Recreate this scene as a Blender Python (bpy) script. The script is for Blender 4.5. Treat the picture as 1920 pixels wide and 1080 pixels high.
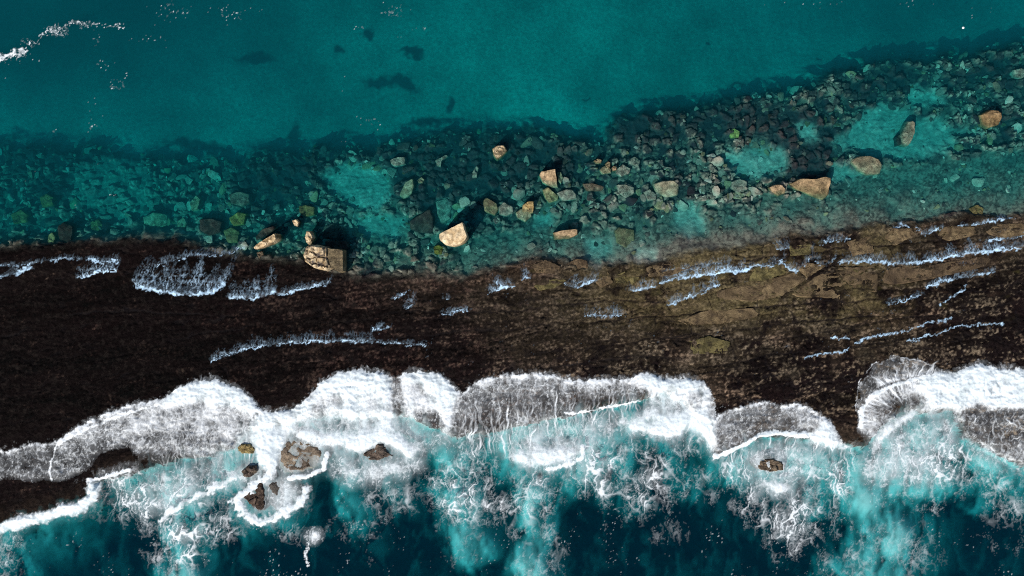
import bpy, bmesh, math, random
import numpy as np
from mathutils import Vector

# ------------------------------------------------------------------ camera, sky, sun, exposure
SC = bpy.context.scene
for o in list(bpy.data.objects):
    bpy.data.objects.remove(o)
PXM = 20.0                                   # photo pixels per metre on the reef
REF_Z = -0.35                                # the level at which that scale holds
HALF = 35.0
CAM_Z = REF_Z + 48.0 / math.tan(math.radians(HALF))
cam = bpy.data.cameras.new("camera")
cam.sensor_width = 36.0
cam.lens = 18.0 / math.tan(math.radians(HALF))
cam.clip_end = 3000.0
cam_o = bpy.data.objects.new("camera", cam)
SC.collection.objects.link(cam_o)
cam_o.location = (0.0, 0.0, CAM_Z)
cam_o.rotation_euler = (0.0, 0.0, 0.0)
SC.camera = cam_o

SUN_EL = math.radians(40.0)
SUN_DIR = Vector((-0.58, -0.81, 0.0)).normalized() * math.cos(SUN_EL) + Vector((0, 0, math.sin(SUN_EL)))
world = bpy.data.worlds.new("World")
SC.world = world
world.use_nodes = True
wn = world.node_tree.nodes
sky = wn.new("ShaderNodeTexSky")
sky.sky_type = 'NISHITA'
sky.sun_disc = False
sky.sun_elevation = SUN_EL
sky.sun_rotation = math.atan2(SUN_DIR.x, SUN_DIR.y)
wn["Background"].inputs[1].default_value = 0.09
world.node_tree.links.new(sky.outputs[0], wn["Background"].inputs[0])
sun = bpy.data.lights.new("sun", 'SUN')
sun.energy = 4.6
sun.angle = math.radians(0.53)
sun.color = (1.0, 0.95, 0.87)
sun_o = bpy.data.objects.new("sun", sun)
SC.collection.objects.link(sun_o)
sun_o.rotation_euler = SUN_DIR.to_track_quat('Z', 'Y').to_euler()
sun_o.location = (0, 0, 120)

SC.view_settings.view_transform = 'Standard'
SC.view_settings.look = 'None'
SC.view_settings.exposure = 0.0
SC.view_settings.gamma = 1.0
SC.view_settings.use_curve_mapping = False
SC.render.engine = 'CYCLES'
SC.cycles.use_denoising = False
SC.cycles.filter_width = 1.05
SC.cycles.max_bounces = 6
SC.cycles.diffuse_bounces = 2
SC.cycles.glossy_bounces = 2
SC.cycles.transparent_max_bounces = 24
SC.cycles.volume_bounces = 1
SC.cycles.use_adaptive_sampling = True

RNG = np.random.default_rng(11)
random.seed(5)

# ------------------------------------------------------------------ noise
def _hash(ix, iy, seed):
    h = ix.astype(np.uint32) * np.uint32(374761393) + iy.astype(np.uint32) * np.uint32(668265263) + np.uint32((seed * 974634541) & 0xFFFFFFFF)
    h = (h ^ (h >> np.uint32(13))) * np.uint32(1274126177)
    h = (h ^ (h >> np.uint32(16))) * np.uint32(2246822519)
    return (h ^ (h >> np.uint32(15))) & np.uint32(0xFFFFFF)

_ANG = np.linspace(0, 2 * np.pi, 256, endpoint=False)
_GX, _GY = np.cos(_ANG).astype(np.float32), np.sin(_ANG).astype(np.float32)

def perlin(x, y, seed=0):
    x0 = np.floor(x); y0 = np.floor(y)
    fx = (x - x0).astype(np.float32); fy = (y - y0).astype(np.float32)
    ix = x0.astype(np.int32); iy = y0.astype(np.int32)
    u = fx * fx * fx * (fx * (fx * 6 - 15) + 10)
    v = fy * fy * fy * (fy * (fy * 6 - 15) + 10)
    def g(a, b, dx, dy):
        h = _hash(ix + a, iy + b, seed) & 255
        return _GX[h] * dx + _GY[h] * dy
    n00 = g(0, 0, fx, fy); n10 = g(1, 0, fx - 1, fy)
    n01 = g(0, 1, fx, fy - 1); n11 = g(1, 1, fx - 1, fy - 1)
    a = n00 + u * (n10 - n00); b = n01 + u * (n11 - n01)
    return (a + v * (b - a)) * 1.45

def fbm(x, y, seed=0, octv=4, gain=0.5, lac=2.03):
    s = 0; a = 1.0; t = 0.0
    for k in range(octv):
        s = s + a * perlin(x, y, seed + 17 * k)
        t += a; a *= gain; x = x * lac + 3.7; y = y * lac + 1.9
    return s / t

def ridge(x, y, seed=0, octv=3, gain=0.55):
    s = 0; a = 1.0; t = 0.0
    for k in range(octv):
        s = s + a * (1 - np.abs(perlin(x, y, seed + 31 * k)) * 1.6)
        t += a; a *= gain; x = x * 2.1 + 5.1; y = y * 2.1 + 2.3
    return s / t

def worley(x, y, seed=0):
    ix = np.floor(x).astype(np.int32); iy = np.floor(y).astype(np.int32)
    f1 = np.full(x.shape, 9.0, np.float32); f2 = f1.copy(); cid = np.zeros(x.shape, np.uint32)
    for a in (-1, 0, 1):
        for b in (-1, 0, 1):
            cx = ix + a; cy = iy + b
            h = _hash(cx, cy, seed)
            px = cx + np.float32(0.1) + (h & np.uint32(1023)).astype(np.float32) * np.float32(0.8 / 1023.0)
            py = cy + np.float32(0.1) + ((h >> np.uint32(10)) & np.uint32(1023)).astype(np.float32) * np.float32(0.8 / 1023.0)
            d = np.hypot(px - x, py - y).astype(np.float32)
            m = d < f1
            f2 = np.where(m, f1, np.minimum(f2, d))
            cid = np.where(m, h, cid)
            f1 = np.where(m, d, f1)
    return f1, f2, (((cid * np.uint32(7919)) & np.uint32(0xFFFF)).astype(np.float32) / np.float32(65535.0))

def sstep(a, b, x):
    t = np.clip((x - a) / (b - a), 0, 1)
    return t * t * (3 - 2 * t)

def lerp(a, b, t):
    return a + (b - a) * t

def line(pts):
    p = np.array(pts, float)
    return lambda x: np.interp(x, p[:, 0], p[:, 1])

def seg_dist(X, Y, pts):
    best = np.full(X.shape, 1e9, np.float32)
    for (x0, y0), (x1, y1) in zip(pts[:-1], pts[1:]):
        dx, dy = x1 - x0, y1 - y0
        t = np.clip(((X - x0) * dx + (Y - y0) * dy) / (dx * dx + dy * dy + 1e-9), 0, 1)
        best = np.minimum(best, np.hypot(X - x0 - t * dx, Y - y0 - t * dy))
    return best

def inside(X, Y, pts):
    c = np.zeros(X.shape, bool)
    n = len(pts)
    for i in range(n):
        x0, y0 = pts[i]; x1, y1 = pts[(i + 1) % n]
        if y0 == y1:
            continue
        c ^= ((y0 > Y) != (y1 > Y)) & (X < (x1 - x0) * (Y - y0) / (y1 - y0) + x0)
    return c

def poly_sd(X, Y, pts, margin=60):
    """signed distance in photo pixels, positive inside, -margin far away"""
    p = np.array(pts, float)
    out = np.full(X.shape, -float(margin), np.float32)
    m = (X > p[:, 0].min() - margin) & (X < p[:, 0].max() + margin) & (Y > p[:, 1].min() - margin) & (Y < p[:, 1].max() + margin)
    if not m.any():
        return out
    x = X[m]; y = Y[m]
    d = seg_dist(x, y, list(pts) + [pts[0]])
    out[m] = np.where(inside(x, y, pts), d, -d)
    return out

def blur(a, r, n=2):
    r = int(max(1, r))
    for _ in range(n):
        for ax in (0, 1):
            p = np.pad(a, [(r, r) if k == ax else (0, 0) for k in (0, 1)], mode='edge')
            c = np.cumsum(p, axis=ax, dtype=np.float64)
            z = np.zeros_like(np.take(c, [0], axis=ax))
            c = np.concatenate([z, c], axis=ax)
            k = 2 * r + 1
            a = (np.take(c, range(k, c.shape[ax]), axis=ax) - np.take(c, range(0, c.shape[ax] - k), axis=ax)) / k
    return a.astype(np.float32)

def to_x(px): return (px - 960.0) / PXM
def to_y(py): return (540.0 - py) / PXM
def at(px, py, z):
    s = (CAM_Z - z) / (CAM_Z - REF_Z)
    return ((px - 960.0) / PXM * s, (540.0 - py) / PXM * s)

# ------------------------------------------------------------------ shore lines read off the photograph (photo pixels)
B1 = line([(-400, 250), (0, 258), (150, 262), (250, 280), (400, 288), (520, 278), (600, 262), (700, 268), (760, 248), (850, 238), (960, 232),
           (1060, 246), (1130, 250), (1170, 208), (1300, 190), (1450, 165), (1550, 130), (1650, 100), (1750, 95), (1850, 80), (1920, 72), (2300, 40)])
B2 = line([(-400, 480), (0, 474), (110, 464), (200, 456), (300, 452), (380, 466), (450, 482), (560, 502), (640, 516), (700, 522), (800, 520),
           (860, 524), (930, 510), (1000, 490), (1060, 492), (1110, 505), (1200, 492), (1300, 478), (1420, 462), (1480, 445), (1560, 440),
           (1640, 421), (1700, 416), (1780, 410), (1850, 408), (1920, 402), (2300, 380)])
B3 = line([(-400, 1040), (0, 985), (60, 970), (165, 935), (185, 900), (260, 880), (310, 864), (430, 842), (470, 800), (640, 770), (760, 775), (850, 815), (920, 806),
           (1060, 776), (1200, 744), (1250, 730), (1330, 790), (1342, 856), (1400, 832), (1440, 818), (1560, 826), (1630, 836), (1655, 795),
           (1700, 768), (1790, 764), (1815, 820), (1920, 872), (2300, 900)])
# foot lines of the little ledges the lagoon spills over
LEDGES = [
    ([(-400, 512), (0, 512), (60, 505), (150, 518), (225, 506), (255, 528), (300, 545), (350, 552), (405, 551), (435, 557), (480, 559), (520, 549), (620, 531), (700, 520)], 0.16),
    ([(340, 690), (420, 662), (470, 650), (560, 640), (700, 636), (800, 648), (900, 630)], 0.12),
    ([(860, 560), (920, 546), (1000, 535), (1080, 545), (1180, 546), (1250, 530), (1330, 513), (1405, 505), (1460, 503), (1500, 508), (1560, 496), (1650, 496), (1730, 492), (1800, 478), (1920, 462), (2300, 430)], 0.17),
    ([(1200, 575), (1280, 562), (1350, 540), (1403, 530), (1477, 512), (1560, 530)], 0.08),
    ([(1650, 560), (1735, 537), (1780, 526), (1860, 512), (1920, 505), (2300, 480)], 0.12),
    ([(1280, 575), (1400, 590), (1480, 580), (1540, 563), (1660, 560)], 0.10),
    ([(1460, 640), (1540, 626), (1600, 645), (1700, 620), (1780, 605), (1920, 600)], 0.10),
]
LEDGE_FN = [(line(p), p[0][0], p[-1][0], d) for p, d in LEDGES]
SEA_Z = -0.5

SAND = [  # pale sand pockets in the rubble
    [(600, 325), (640, 312), (690, 308), (722, 322), (735, 345), (728, 372), (700, 392), (655, 388), (620, 360)],
    [(815, 370), (842, 372), (848, 410), (832, 425), (815, 400)],
    [(665, 405), (700, 398), (760, 405), (768, 440), (700, 450), (660, 440)],
    [(1352, 290), (1410, 268), (1470, 280), (1482, 300), (1470, 322), (1415, 330), (1375, 325)],
    [(1560, 258), (1590, 240), (1612, 215), (1650, 205), (1665, 194), (1700, 196), (1720, 212), (1770, 214), (1780, 232), (1840, 238), (1800, 250), (1795, 280),
     (1740, 298), (1690, 308), (1640, 300), (1600, 282), (1562, 280)],
    [(1562, 298), (1585, 303), (1615, 322), (1600, 336), (1563, 345)],
    [(1488, 235), (1525, 232), (1535, 262), (1500, 268)],
    [(1715, 165), (1760, 160), (1775, 190), (1720, 205), (1700, 190)],
    [(1270, 385), (1310, 380), (1320, 430), (1290, 450), (1260, 430)],
    [(1100, 455), (1145, 450), (1160, 485), (1120, 498), (1095, 480)],
    [(1190, 462), (1230, 458), (1232, 485), (1195, 488)],
    [(880, 400), (900, 390), (905, 415), (880, 425)],
    [(1005, 402), (1040, 400), (1038, 425), (1005, 425)],
    [(255, 310), (290, 340), (292, 370), (262, 362)],
    [(150, 435), (340, 430), (400, 445), (300, 455), (200, 455), (145, 450)],
    [(180, 275), (240, 290), (280, 330), (270, 400), (200, 420), (120, 380), (110, 320)],
]
DARKBED = [  # purple-black weed beds among the rubble, and one painted boulder shadow
    [(690, 275), (840, 262), (980, 240), (1080, 270), (1120, 300), (1100, 345), (1000, 345), (900, 370), (780, 400), (740, 370), (735, 320), (690, 300)],
    [(1140, 215), (1260, 190), (1380, 185), (1460, 200), (1560, 205), (1580, 260), (1560, 340), (1480, 345), (1440, 260), (1300, 260), (1180, 280), (1140, 250)],
    [(1600, 190), (1580, 150), (1680, 120), (1740, 125), (1700, 160), (1640, 190)],
    [(1780, 140), (1880, 100), (1920, 110), (1920, 180), (1840, 165)],
    [(0, 265), (60, 262), (150, 270), (240, 290), (240, 305), (100, 300), (30, 320), (0, 320)],
    [(480, 290), (620, 275), (600, 320), (540, 380), (470, 400), (420, 340)],
    [(880, 370), (915, 360), (905, 420), (870, 430)],  # long shadow of the bright golden boulder, painted dark into the bed colour
    [(40, 330), (110, 320), (120, 380), (60, 390)],
]
WEED_SPOTS = [  # dark patches on the deep sandy bed
    ((455, 88), (34, 9), 0.06), ((700, 140), (26, 10), 0.0), ((745, 145), (32, 10), 0.35), ((765, 84), (22, 7), 0.2), ((840, 186), (7, 13), 0.0),
    ((622, 75), (10, 9), 0.0), ((535, 240), (10, 16), 0.3), ((680, 45), (10, 9), 0.0), ((345, 262), (60, 9), 0.1), ((790, 222), (40, 8), -0.1), ((1100, 180), (5, 3), 0.0),
    ((1390, 147), (14, 4), 0.0), ((1555, 97), (5, 3), 0.0), ((1342, 65), (6, 5), 0.5)]

STRATA = [  # long cracks and scarps rising to the east across the reef flat
    [(860, 625), (1100, 603), (1280, 590), (1400, 577), (1520, 567), (1680, 560)], [(960, 668), (1200, 642), (1350, 622), (1500, 603), (1720, 585)], [(1260, 700), (1450, 668), (1600, 652), (1750, 626), (1940, 600)],
    [(1400, 645), (1520, 627), (1640, 603), (1800, 582), (1940, 570)], [(820, 596), (1000, 577), (1150, 562), (1290, 566)], [(1620, 525), (1700, 531), (1800, 503), (1940, 488)], [(640, 652), (850, 622), (970, 614)],
    [(560, 612), (760, 588), (920, 574)], [(980, 520), (1100, 530), (1240, 512), (1400, 488), (1560, 470), (1720, 455), (1940, 430)], [(300, 640), (480, 610), (640, 590)], [(60, 600), (260, 580), (420, 590)], [(1040, 690), (1180, 672), (1320, 668)]]

def wrap(k):
    return np.abs(np.sin(k * 12.9898) * 43758.5453) % 1.0

def terrain(px, py):
    """height in metres and bed colour at photo-plane pixels"""
    shp = px.shape
    w1 = fbm(px / 90, py / 90, 1, 4); w2 = fbm(px / 90 + 40, py / 90, 2, 4)
    wf1 = fbm(px / 17, py / 17, 3, 3); wf2 = fbm(px / 17 + 40, py / 17, 4, 3)
    X = px + 16 * w1 + 5 * wf1; Y = py + 16 * w2 + 5 * wf2
    d1 = Y + 20 * fbm(px / 42, py / 42, 5, 3) - B1(X); d2 = (py + 14 * w2 + 6 * wf2) - B2(px + 10 * w1); d3 = (py + 14 * w2 + 8 * wf1) - B3(px + 10 * w1 + 6 * wf2)
    big = fbm(px / 230, py / 230, 7, 3); mid = fbm(px / 45, py / 45, 8, 4); fine = fbm(px / 9, py / 9, 9, 3)
    # --- heights
    left = 1 - sstep(250, 700, px)
    z_deep = -3.0 - 1.3 * left * sstep(300, 60, py) + 0.35 * big + 0.10 * mid - 1.1 * sstep(170, -60, py) * sstep(500, 1300, np.abs(px - 1000) + 500) + 0.55 * sstep(300, 120, np.hypot((px - 1120) / 1.6, py - 150))
    band = np.clip(d1 / np.maximum(B2(px) - B1(px), 30), 0, 1)
    z_band = lerp(lerp(-1.15, -0.75, sstep(800, 1300, px)), -1.9, left) + band * lerp(0.35, 0.5, left) + 0.14 * mid + 0.12 * big
    z_band = z_band + lerp(0.50, 0.85, left) * sstep(0.72, 1.0, band)
    z = lerp(z_deep, z_band, sstep(-30, 26, d1))
    sand = np.zeros(shp, np.float32)
    for k, p in enumerate(SAND):
        sand = np.maximum(sand, sstep(-9, 12, poly_sd(X + 9 * w2 + 7 * wf2, Y + 9 * w1 + 7 * wf1, p, 40) + 7 * mid) * (0.8 if k < 13 else 0.28))
    sand = sand * sstep(-20, 20, d1)
    dark = np.zeros(shp, np.float32)
    for p in DARKBED:
        dark = np.maximum(dark, sstep(-25, 18, poly_sd(X + 22 * w2, Y + 18 * w1, p, 50)))
    dark = np.maximum(dark, sstep(-10, 4, d1) * sstep(45, 10, d1) * 0.6 * sstep(-0.25, 0.2, mid + 0.1))
    dark = np.maximum(dark, 0.8 * sstep(0.08, 0.40, fbm(px / 52 + 5, py / 34, 35, 3) + 0.12 * sstep(400, 250, py)))
    z = z - 0.25 * sand * sstep(0, 30, d1) - 0.28 * sstep(1480, 1680, px) * sstep(0, 40, d1)
    # loose stones in the bed
    s1, s1b, i1 = worley(X / 17, Y / 14, 21)
    s2, s2b, i2 = worley(X / 8.5 + 9, Y / 7.5, 22)
    st1 = sstep(0.02, 0.22, s1b - s1); st2 = sstep(0.02, 0.25, s2b - s2)
    flat = np.clip(sstep(60, 10, np.abs(py - (B2(px) - 35))) * sstep(820, 900, px) + sstep(1540, 1640, px) * sstep(300, 330, py + 0.12 * (px - 1640)), 0, 1)
    rub = sstep(0, 25, d1) * (1 - sstep(-14, 4, d2)) * (1 - sand) * (1 - 0.85 * flat)
    stone_h = 0.36 * st1 * (0.25 + i1) * sstep(0.35, 0.6, i1) + 0.16 * st2 * i2
    z = z + rub * stone_h
    # reef flat
    rt_ = sstep(800, 1000, px)
    plat = sstep(lerp(-26, -12, rt_), lerp(9, 5, rt_), d2 + 7 * wf1)
    z_plat = 0.20 + 0.05 * mid + 0.04 * fine + 0.04 * big
    for fn, xa, xb, drop in LEDGE_FN:
        tap = sstep(xa - 1, xa + 50, px) * (1 - sstep(xb - 50, xb + 1, px)) if xa > -100 and xb < 2000 else (sstep(xa, xa + 50, px) if xb > 2000 else 1 - sstep(xb - 60, xb, px))
        z_plat = z_plat - drop * tap * sstep(-3, 4, (py + 4 * wf2 + 3 * w2) - fn(px + 3 * wf1))
    z_plat = z_plat - 0.0006 * np.maximum(py - 560, 0)
    c1, c1b, ci = worley(X / 62 + 3, Y / 30 + 0.2 * X / 62, 41)
    crack = sstep(0.05, 0.0, c1b - c1)
    c2, c2b, cj = worley(px / 5.2, py / 4.6, 42)
    z_plat = z_plat - 0.06 * crack * sstep(900, 1200, px) + 0.05 * sstep(0.0, 0.3, c2b - c2) * (0.3 + cj) + 0.03 * perlin(px / 13, (py + 0.13 * px) / 6, 64)
    rot0 = py + 0.14 * px + 22 * w1 + 5 * wf2
    tt = rot0 / 34 + 1.5 * fbm(px / 260, py / 120, 68, 3)
    fr1 = tt - np.floor(tt)
    z_plat = z_plat + 0.15 * (fr1 - sstep(0.86, 1.0, fr1) * 0.9) * (0.5 + 0.5 * wrap(np.floor(tt))) * lerp(0.6, 1.0, rt_)
    crev = sstep(0.12, 0.0, np.abs(perlin(px / 120, rot0 / 13, 69))) * sstep(-0.2, 0.3, fbm(px / 80, py / 50, 70, 2) + 0.1)
    joint = sstep(0.03, 0.0, np.abs(perlin((px - 0.5 * py) / 55, py / 95, 73))) * sstep(0.0, 0.3, fbm(px / 90, py / 60, 74, 2))
    crev = np.maximum(crev, joint)
    lx = px + 8 * w1 + 3 * wf1; ly = py + 9 * w2 + 4 * wf2
    for st in STRATA:
        p_ = np.array(st, float)
        m_ = (lx > p_[0, 0] - 20) & (lx < p_[-1, 0] + 20)
        dy_ = ly - np.interp(lx, p_[:, 0], p_[:, 1])
        tp = sstep(p_[0, 0] - 10, p_[0, 0] + 60, lx) * sstep(p_[-1, 0] + 10, p_[-1, 0] - 60, lx)
        crev = np.maximum(crev, tp * sstep(2.6 + 1.8 * mid, 0.4, np.abs(dy_)) * sstep(-0.45, 0.1, big + mid + 0.35) * m_)
        z_plat = z_plat - 0.10 * tp * sstep(-1.5, 2.5, dy_) * sstep(60, 10, dy_)
    z_plat = z_plat - 0.15 * crev
    z = lerp(z, z_plat, plat)
    # seaward edge and sea floor
    sea = sstep(-4, 16, d3)
    z_sea = -1.6 - 5.0 * sstep(0, 130, d3) + 0.9 * mid + 0.7 * big
    z = lerp(z, z_sea, sea)
    # --- colours (albedo)
    def C(r, g, b): return np.array([r, g, b], np.float32)
    def mix(a, b, t): return a + (b - a) * t[..., None]
    one = np.ones(shp, np.float32)
    sandc = C(0.33, 0.33, 0.28)
    col = sandc * (1 + 0.16 * mid + 0.12 * fine + 0.14 * perlin(px / 10 + w1, (py + 5 * wf1) / 4.0, 36))[..., None]
    weed = np.zeros(shp, np.float32)
    for (cx, cy), (rx, ry), a in WEED_SPOTS:
        ca, sa = math.cos(a), math.sin(a)
        dx = X + 6 * wf1 - cx; dy = Y + 6 * wf2 - cy
        u = (dx * ca + dy * sa) / rx; v = (-dx * sa + dy * ca) / ry
        weed = np.maximum(weed, sstep(1.6, 0.55, np.hypot(u, v)))
    col = col * np.clip(1 + 0.55 * big + 0.30 * w1 - 0.35 * sstep(700, 100, px) * sstep(200, 40, py), 0.35, 1.5)[..., None]
    col = mix(col, C(0.035, 0.04, 0.045), weed * 0.95)
    algae = C(0.020, 0.017, 0.024)
    tone = 0.45 + 0.9 * i2
    stonec = mix(C(0.09, 0.093, 0.075) * one[..., None], C(0.24, 0.24, 0.19), np.clip(i1 * 0.8 + 0.3 * mid, 0, 1)) * tone[..., None]
    gap = np.clip(st2 * sstep(0.15, 0.55, i2 + 0.35 * mid + 0.12), 0, 1) * lerp(0.25, 1.0, st1)
    teal = sstep(-0.1, 0.35, big + 0.6 * w2 + 0.25 * sstep(300, 380, py) - 0.5 * dark)
    bedc = mix(mix(algae * one[..., None], C(0.11, 0.115, 0.09), teal * 0.85), stonec, gap)
    bedc = mix(bedc, algae * 0.9 * one[..., None] + stonec * 0.10, dark * sstep(-0.75, -0.05, mid + 0.25 * fine + 0.15))
    flatc = mix(C(0.15, 0.16, 0.13) * one[..., None], C(0.06, 0.06, 0.052), sstep(-0.1, 0.3, 0.7 * fine + 0.5 * perlin(px / 4.2, py / 3.6, 34) + 0.5 * mid + 0.2 * big))
    flatc = mix(flatc, C(0.02, 0.02, 0.022), crack * 0.85)
    bedc = mix(bedc, flatc, flat * (1 - 0.6 * dark))
    sandp = sandc * 0.95 * (1 + 0.25 * fine + 0.35 * mid + 0.42 * perlin(px / 9 + w1, (py + 4 * wf1) / 3.6, 33))[..., None]
    bedc = mix(bedc, sandp, sand)
    bandm = sstep(-20, 14, d1 + 16 * fine)
    col = mix(col, bedc, bandm)
    # reef flat: black weed turf on the left, bare brown stone on the right
    turf = C(0.0095, 0.0062, 0.0062)
    brown = mix(C(0.125, 0.095, 0.058) * one[..., None], C(0.075, 0.061, 0.042), sstep(-0.3, 0.4, mid + 0.5 * fine))
    brown = brown * (0.55 + 0.5 * ci)[..., None]
    wr = sstep(620, 1250, px + 80 * w1 - 0.7 * (py - 560))
    bare = np.clip(wr * (0.20 + 1.15 * big + 0.9 * mid + 0.4 * fine + 0.35 * sstep(640, 480, py)), 0, 1)
    bare = bare * (1 - 0.8 * sstep(1640, 1740, px + 60 * w2) * sstep(505, 560, py + 0.1 * (px - 1700) + 20 * w1))
    platc = mix(turf * one[..., None], brown, bare)
    rot = py + 0.13 * px
    lay = fbm(px / 70, rot / 9, 62, 3); spk = perlin(px / 5.2, py / 4.2, 61); spk2 = perlin(px / 2.9, py / 2.7, 63)
    clump = fbm(px / 48, rot / 26, 65, 3)
    mott = sstep(0.02, 0.40, fine * 0.75 + spk * 0.42 + spk2 * 0.18 + 0.45 * mid + 0.30 * big + 0.45 * lay + 0.5 * clump - 0.30 * left - 0.06)
    flake = mix(C(0.070, 0.045, 0.036) * one[..., None], C(0.22, 0.17, 0.115), np.clip(0.45 * cj + 1.0 * wr - 0.50 + 0.35 * spk + 0.4 * clump, 0, 1))
    platc = mix(platc, flake, mott * lerp(0.60, 0.85, sstep(300, 900, px)) * (1 - 0.35 * bare))
    platc = platc * lerp(1.0, 0.62, sstep(900, 300, px))[..., None] * np.clip(1 + 0.35 * spk + 0.25 * spk2 + 0.45 * lay + 0.4 * clump, 0.2, 2)[..., None]
    platc = mix(platc, platc * C(1.06, 0.96, 0.97), sstep(-0.1, 0.4, fbm(px / 130, py / 90, 66, 2)))
    streak = sstep(0.30, 0.55, fbm(px / 110, rot / 7, 67, 3)) * sstep(800, 1100, px)
    platc = mix(platc, C(0.014, 0.012, 0.013), streak * 0.8)
    platc = mix(platc, C(0.008, 0.007, 0.008), crev * 0.85)
    platc = platc * lerp(1.0, 0.55 + 0.9 * wrap(np.floor(tt) + 3), 0.8)[..., None]
    gold = sstep(1000, 1250, px) * sstep(1760, 1600, px) * sstep(640, 560, py) * sstep(-0.3, 0.2, mid + big)
    platc = mix(platc, C(0.165, 0.13, 0.06) * (1 + 0.4 * spk + 0.3 * fine)[..., None], gold * 0.6 * (1 - crev))
    platc = mix(platc, C(0.012, 0.010, 0.012), crack * 0.8 * wr)
    rust = sstep(0.35, 0.6, fbm(px / 70, py / 28, 71, 3)) * wr
    platc = mix(platc, C(0.085, 0.052, 0.034), rust * 0.3)
    olive = sstep(0.3, 0.55, fbm(px / 60 + 9, py / 26, 72, 3)) * sstep(900, 1100, px) * sstep(640, 500, py)
    platc = mix(platc, C(0.10, 0.085, 0.03), olive * 0.5)
    col = mix(col, platc, plat)
    seac = mix(C(0.02, 0.021, 0.02) * one[..., None], C(0.055, 0.05, 0.042), sstep(0.0, 0.5, mid + 0.4 * fine))
    edge = mix(C(0.065, 0.045, 0.032) * one[..., None], C(0.02, 0.015, 0.012), sstep(-0.2, 0.3, fine + 0.5 * mid))
    col = mix(col, edge, sstep(-50, -8, d3) * (1 - sea) * lerp(0.35, 0.85, sstep(700, 1300, px)))
    col = mix(col, seac, sstep(0, 26, d3))
    return z.astype(np.float32), np.clip(col, 0.003, 0.7).astype(np.float32), dict(d1=d1, d2=d2, d3=d3, sand=sand)

# ------------------------------------------------------------------ materials
def new_mat(name):
    m = bpy.data.materials.new(name)
    m.use_nodes = True
    nt = m.node_tree
    nt.nodes.clear()
    out = nt.nodes.new("ShaderNodeOutputMaterial")
    return m, nt, out

def node(nt, typ, **kw):
    n = nt.nodes.new(typ)
    for k, v in kw.items():
        setattr(n, k, v)
    return n

def rock_material(name, col=None, attr=None, grain=3.0, bump=0.5, rough=0.75, spread=0.35, strata=0.0, rand=False, pits=0.0):
    m, nt, out = new_mat(name)
    L = nt.links.new
    b = node(nt, "ShaderNodeBsdfPrincipled")
    b.inputs["Roughness"].default_value = rough
    b.inputs["Specular IOR Level"].default_value = 0.02
    geo = node(nt, "ShaderNodeNewGeometry")
    n1 = node(nt, "ShaderNodeTexNoise"); n1.inputs["Scale"].default_value = grain; n1.inputs["Detail"].default_value = 6; n1.inputs["Roughness"].default_value = 0.65
    n2 = node(nt, "ShaderNodeTexNoise"); n2.inputs["Scale"].default_value = grain * 4.5; n2.inputs["Detail"].default_value = 3
    L(geo.outputs["Position"], n1.inputs["Vector"]); L(geo.outputs["Position"], n2.inputs["Vector"])
    rng = node(nt, "ShaderNodeMapRange")
    rng.inputs["From Min"].default_value = 0.3; rng.inputs["From Max"].default_value = 0.7
    rng.inputs["To Min"].default_value = 1 - spread; rng.inputs["To Max"].default_value = 1 + spread
    L(n1.outputs["Fac"], rng.inputs["Value"])
    mul = node(nt, "ShaderNodeMix", data_type='RGBA', blend_type='MULTIPLY'); mul.inputs[0].default_value = 1.0
    if attr:
        a = node(nt, "ShaderNodeAttribute", attribute_name=attr)
        L(a.outputs["Color"], mul.inputs[6])
    elif rand:
        oi = node(nt, "ShaderNodeObjectInfo")
        L(oi.outputs["Color"], mul.inputs[6])
    else:
        mul.inputs[6].default_value = (*col, 1)
    L(rng.outputs["Result"], mul.inputs[7])
    last = mul.outputs[2]
    if pits:
        n3 = node(nt, "ShaderNodeTexNoise"); n3.inputs["Scale"].default_value = 1.7; n3.inputs["Detail"].default_value = 8; n3.inputs["Roughness"].default_value = 0.72
        L(geo.outputs["Position"], n3.inputs["Vector"])
        r3 = node(nt, "ShaderNodeMapRange"); r3.inputs["From Min"].default_value = 0.50; r3.inputs["From Max"].default_value = 0.62; r3.inputs["To Min"].default_value = 0.0; r3.inputs["To Max"].default_value = pits
        L(n3.outputs["Fac"], r3.inputs["Value"])
        m3 = node(nt, "ShaderNodeMix", data_type='RGBA'); m3.inputs[7].default_value = (0.022, 0.017, 0.015, 1)
        L(r3.outputs["Result"], m3.inputs[0]); L(last, m3.inputs[6]); last = m3.outputs[2]
    L(last, b.inputs["Base Color"])
    add = node(nt, "ShaderNodeMath", operation='ADD')
    L(n1.outputs["Fac"], add.inputs[0]); L(n2.outputs["Fac"], add.inputs[1])
    bp = node(nt, "ShaderNodeBump"); bp.inputs["Strength"].default_value = bump; bp.inputs["Distance"].default_value = 0.12
    L(add.outputs[0], bp.inputs["Height"]); L(bp.outputs["Normal"], b.inputs["Normal"])
    L(b.outputs[0], out.inputs["Surface"])
    return m

def water_material(name, absorb, scatter):
    m, nt, out = new_mat(name)
    a = node(nt, "ShaderNodeVolumeAbsorption"); s = node(nt, "ShaderNodeVolumeScatter"); add = node(nt, "ShaderNodeAddShader")
    da = max(absorb) * 1.02
    a.inputs["Density"].default_value = da
    a.inputs["Color"].default_value = tuple(1 - v / da for v in absorb) + (1,)
    ds = max(scatter)
    s.inputs["Density"].default_value = ds
    s.inputs["Color"].default_value = tuple(v / ds for v in scatter) + (1,)
    s.inputs["Anisotropy"].default_value = 0.0
    nt.links.new(a.outputs[0], add.inputs[0]); nt.links.new(s.outputs[0], add.inputs[1]); nt.links.new(add.outputs[0], out.inputs["Volume"])
    return m

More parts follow.
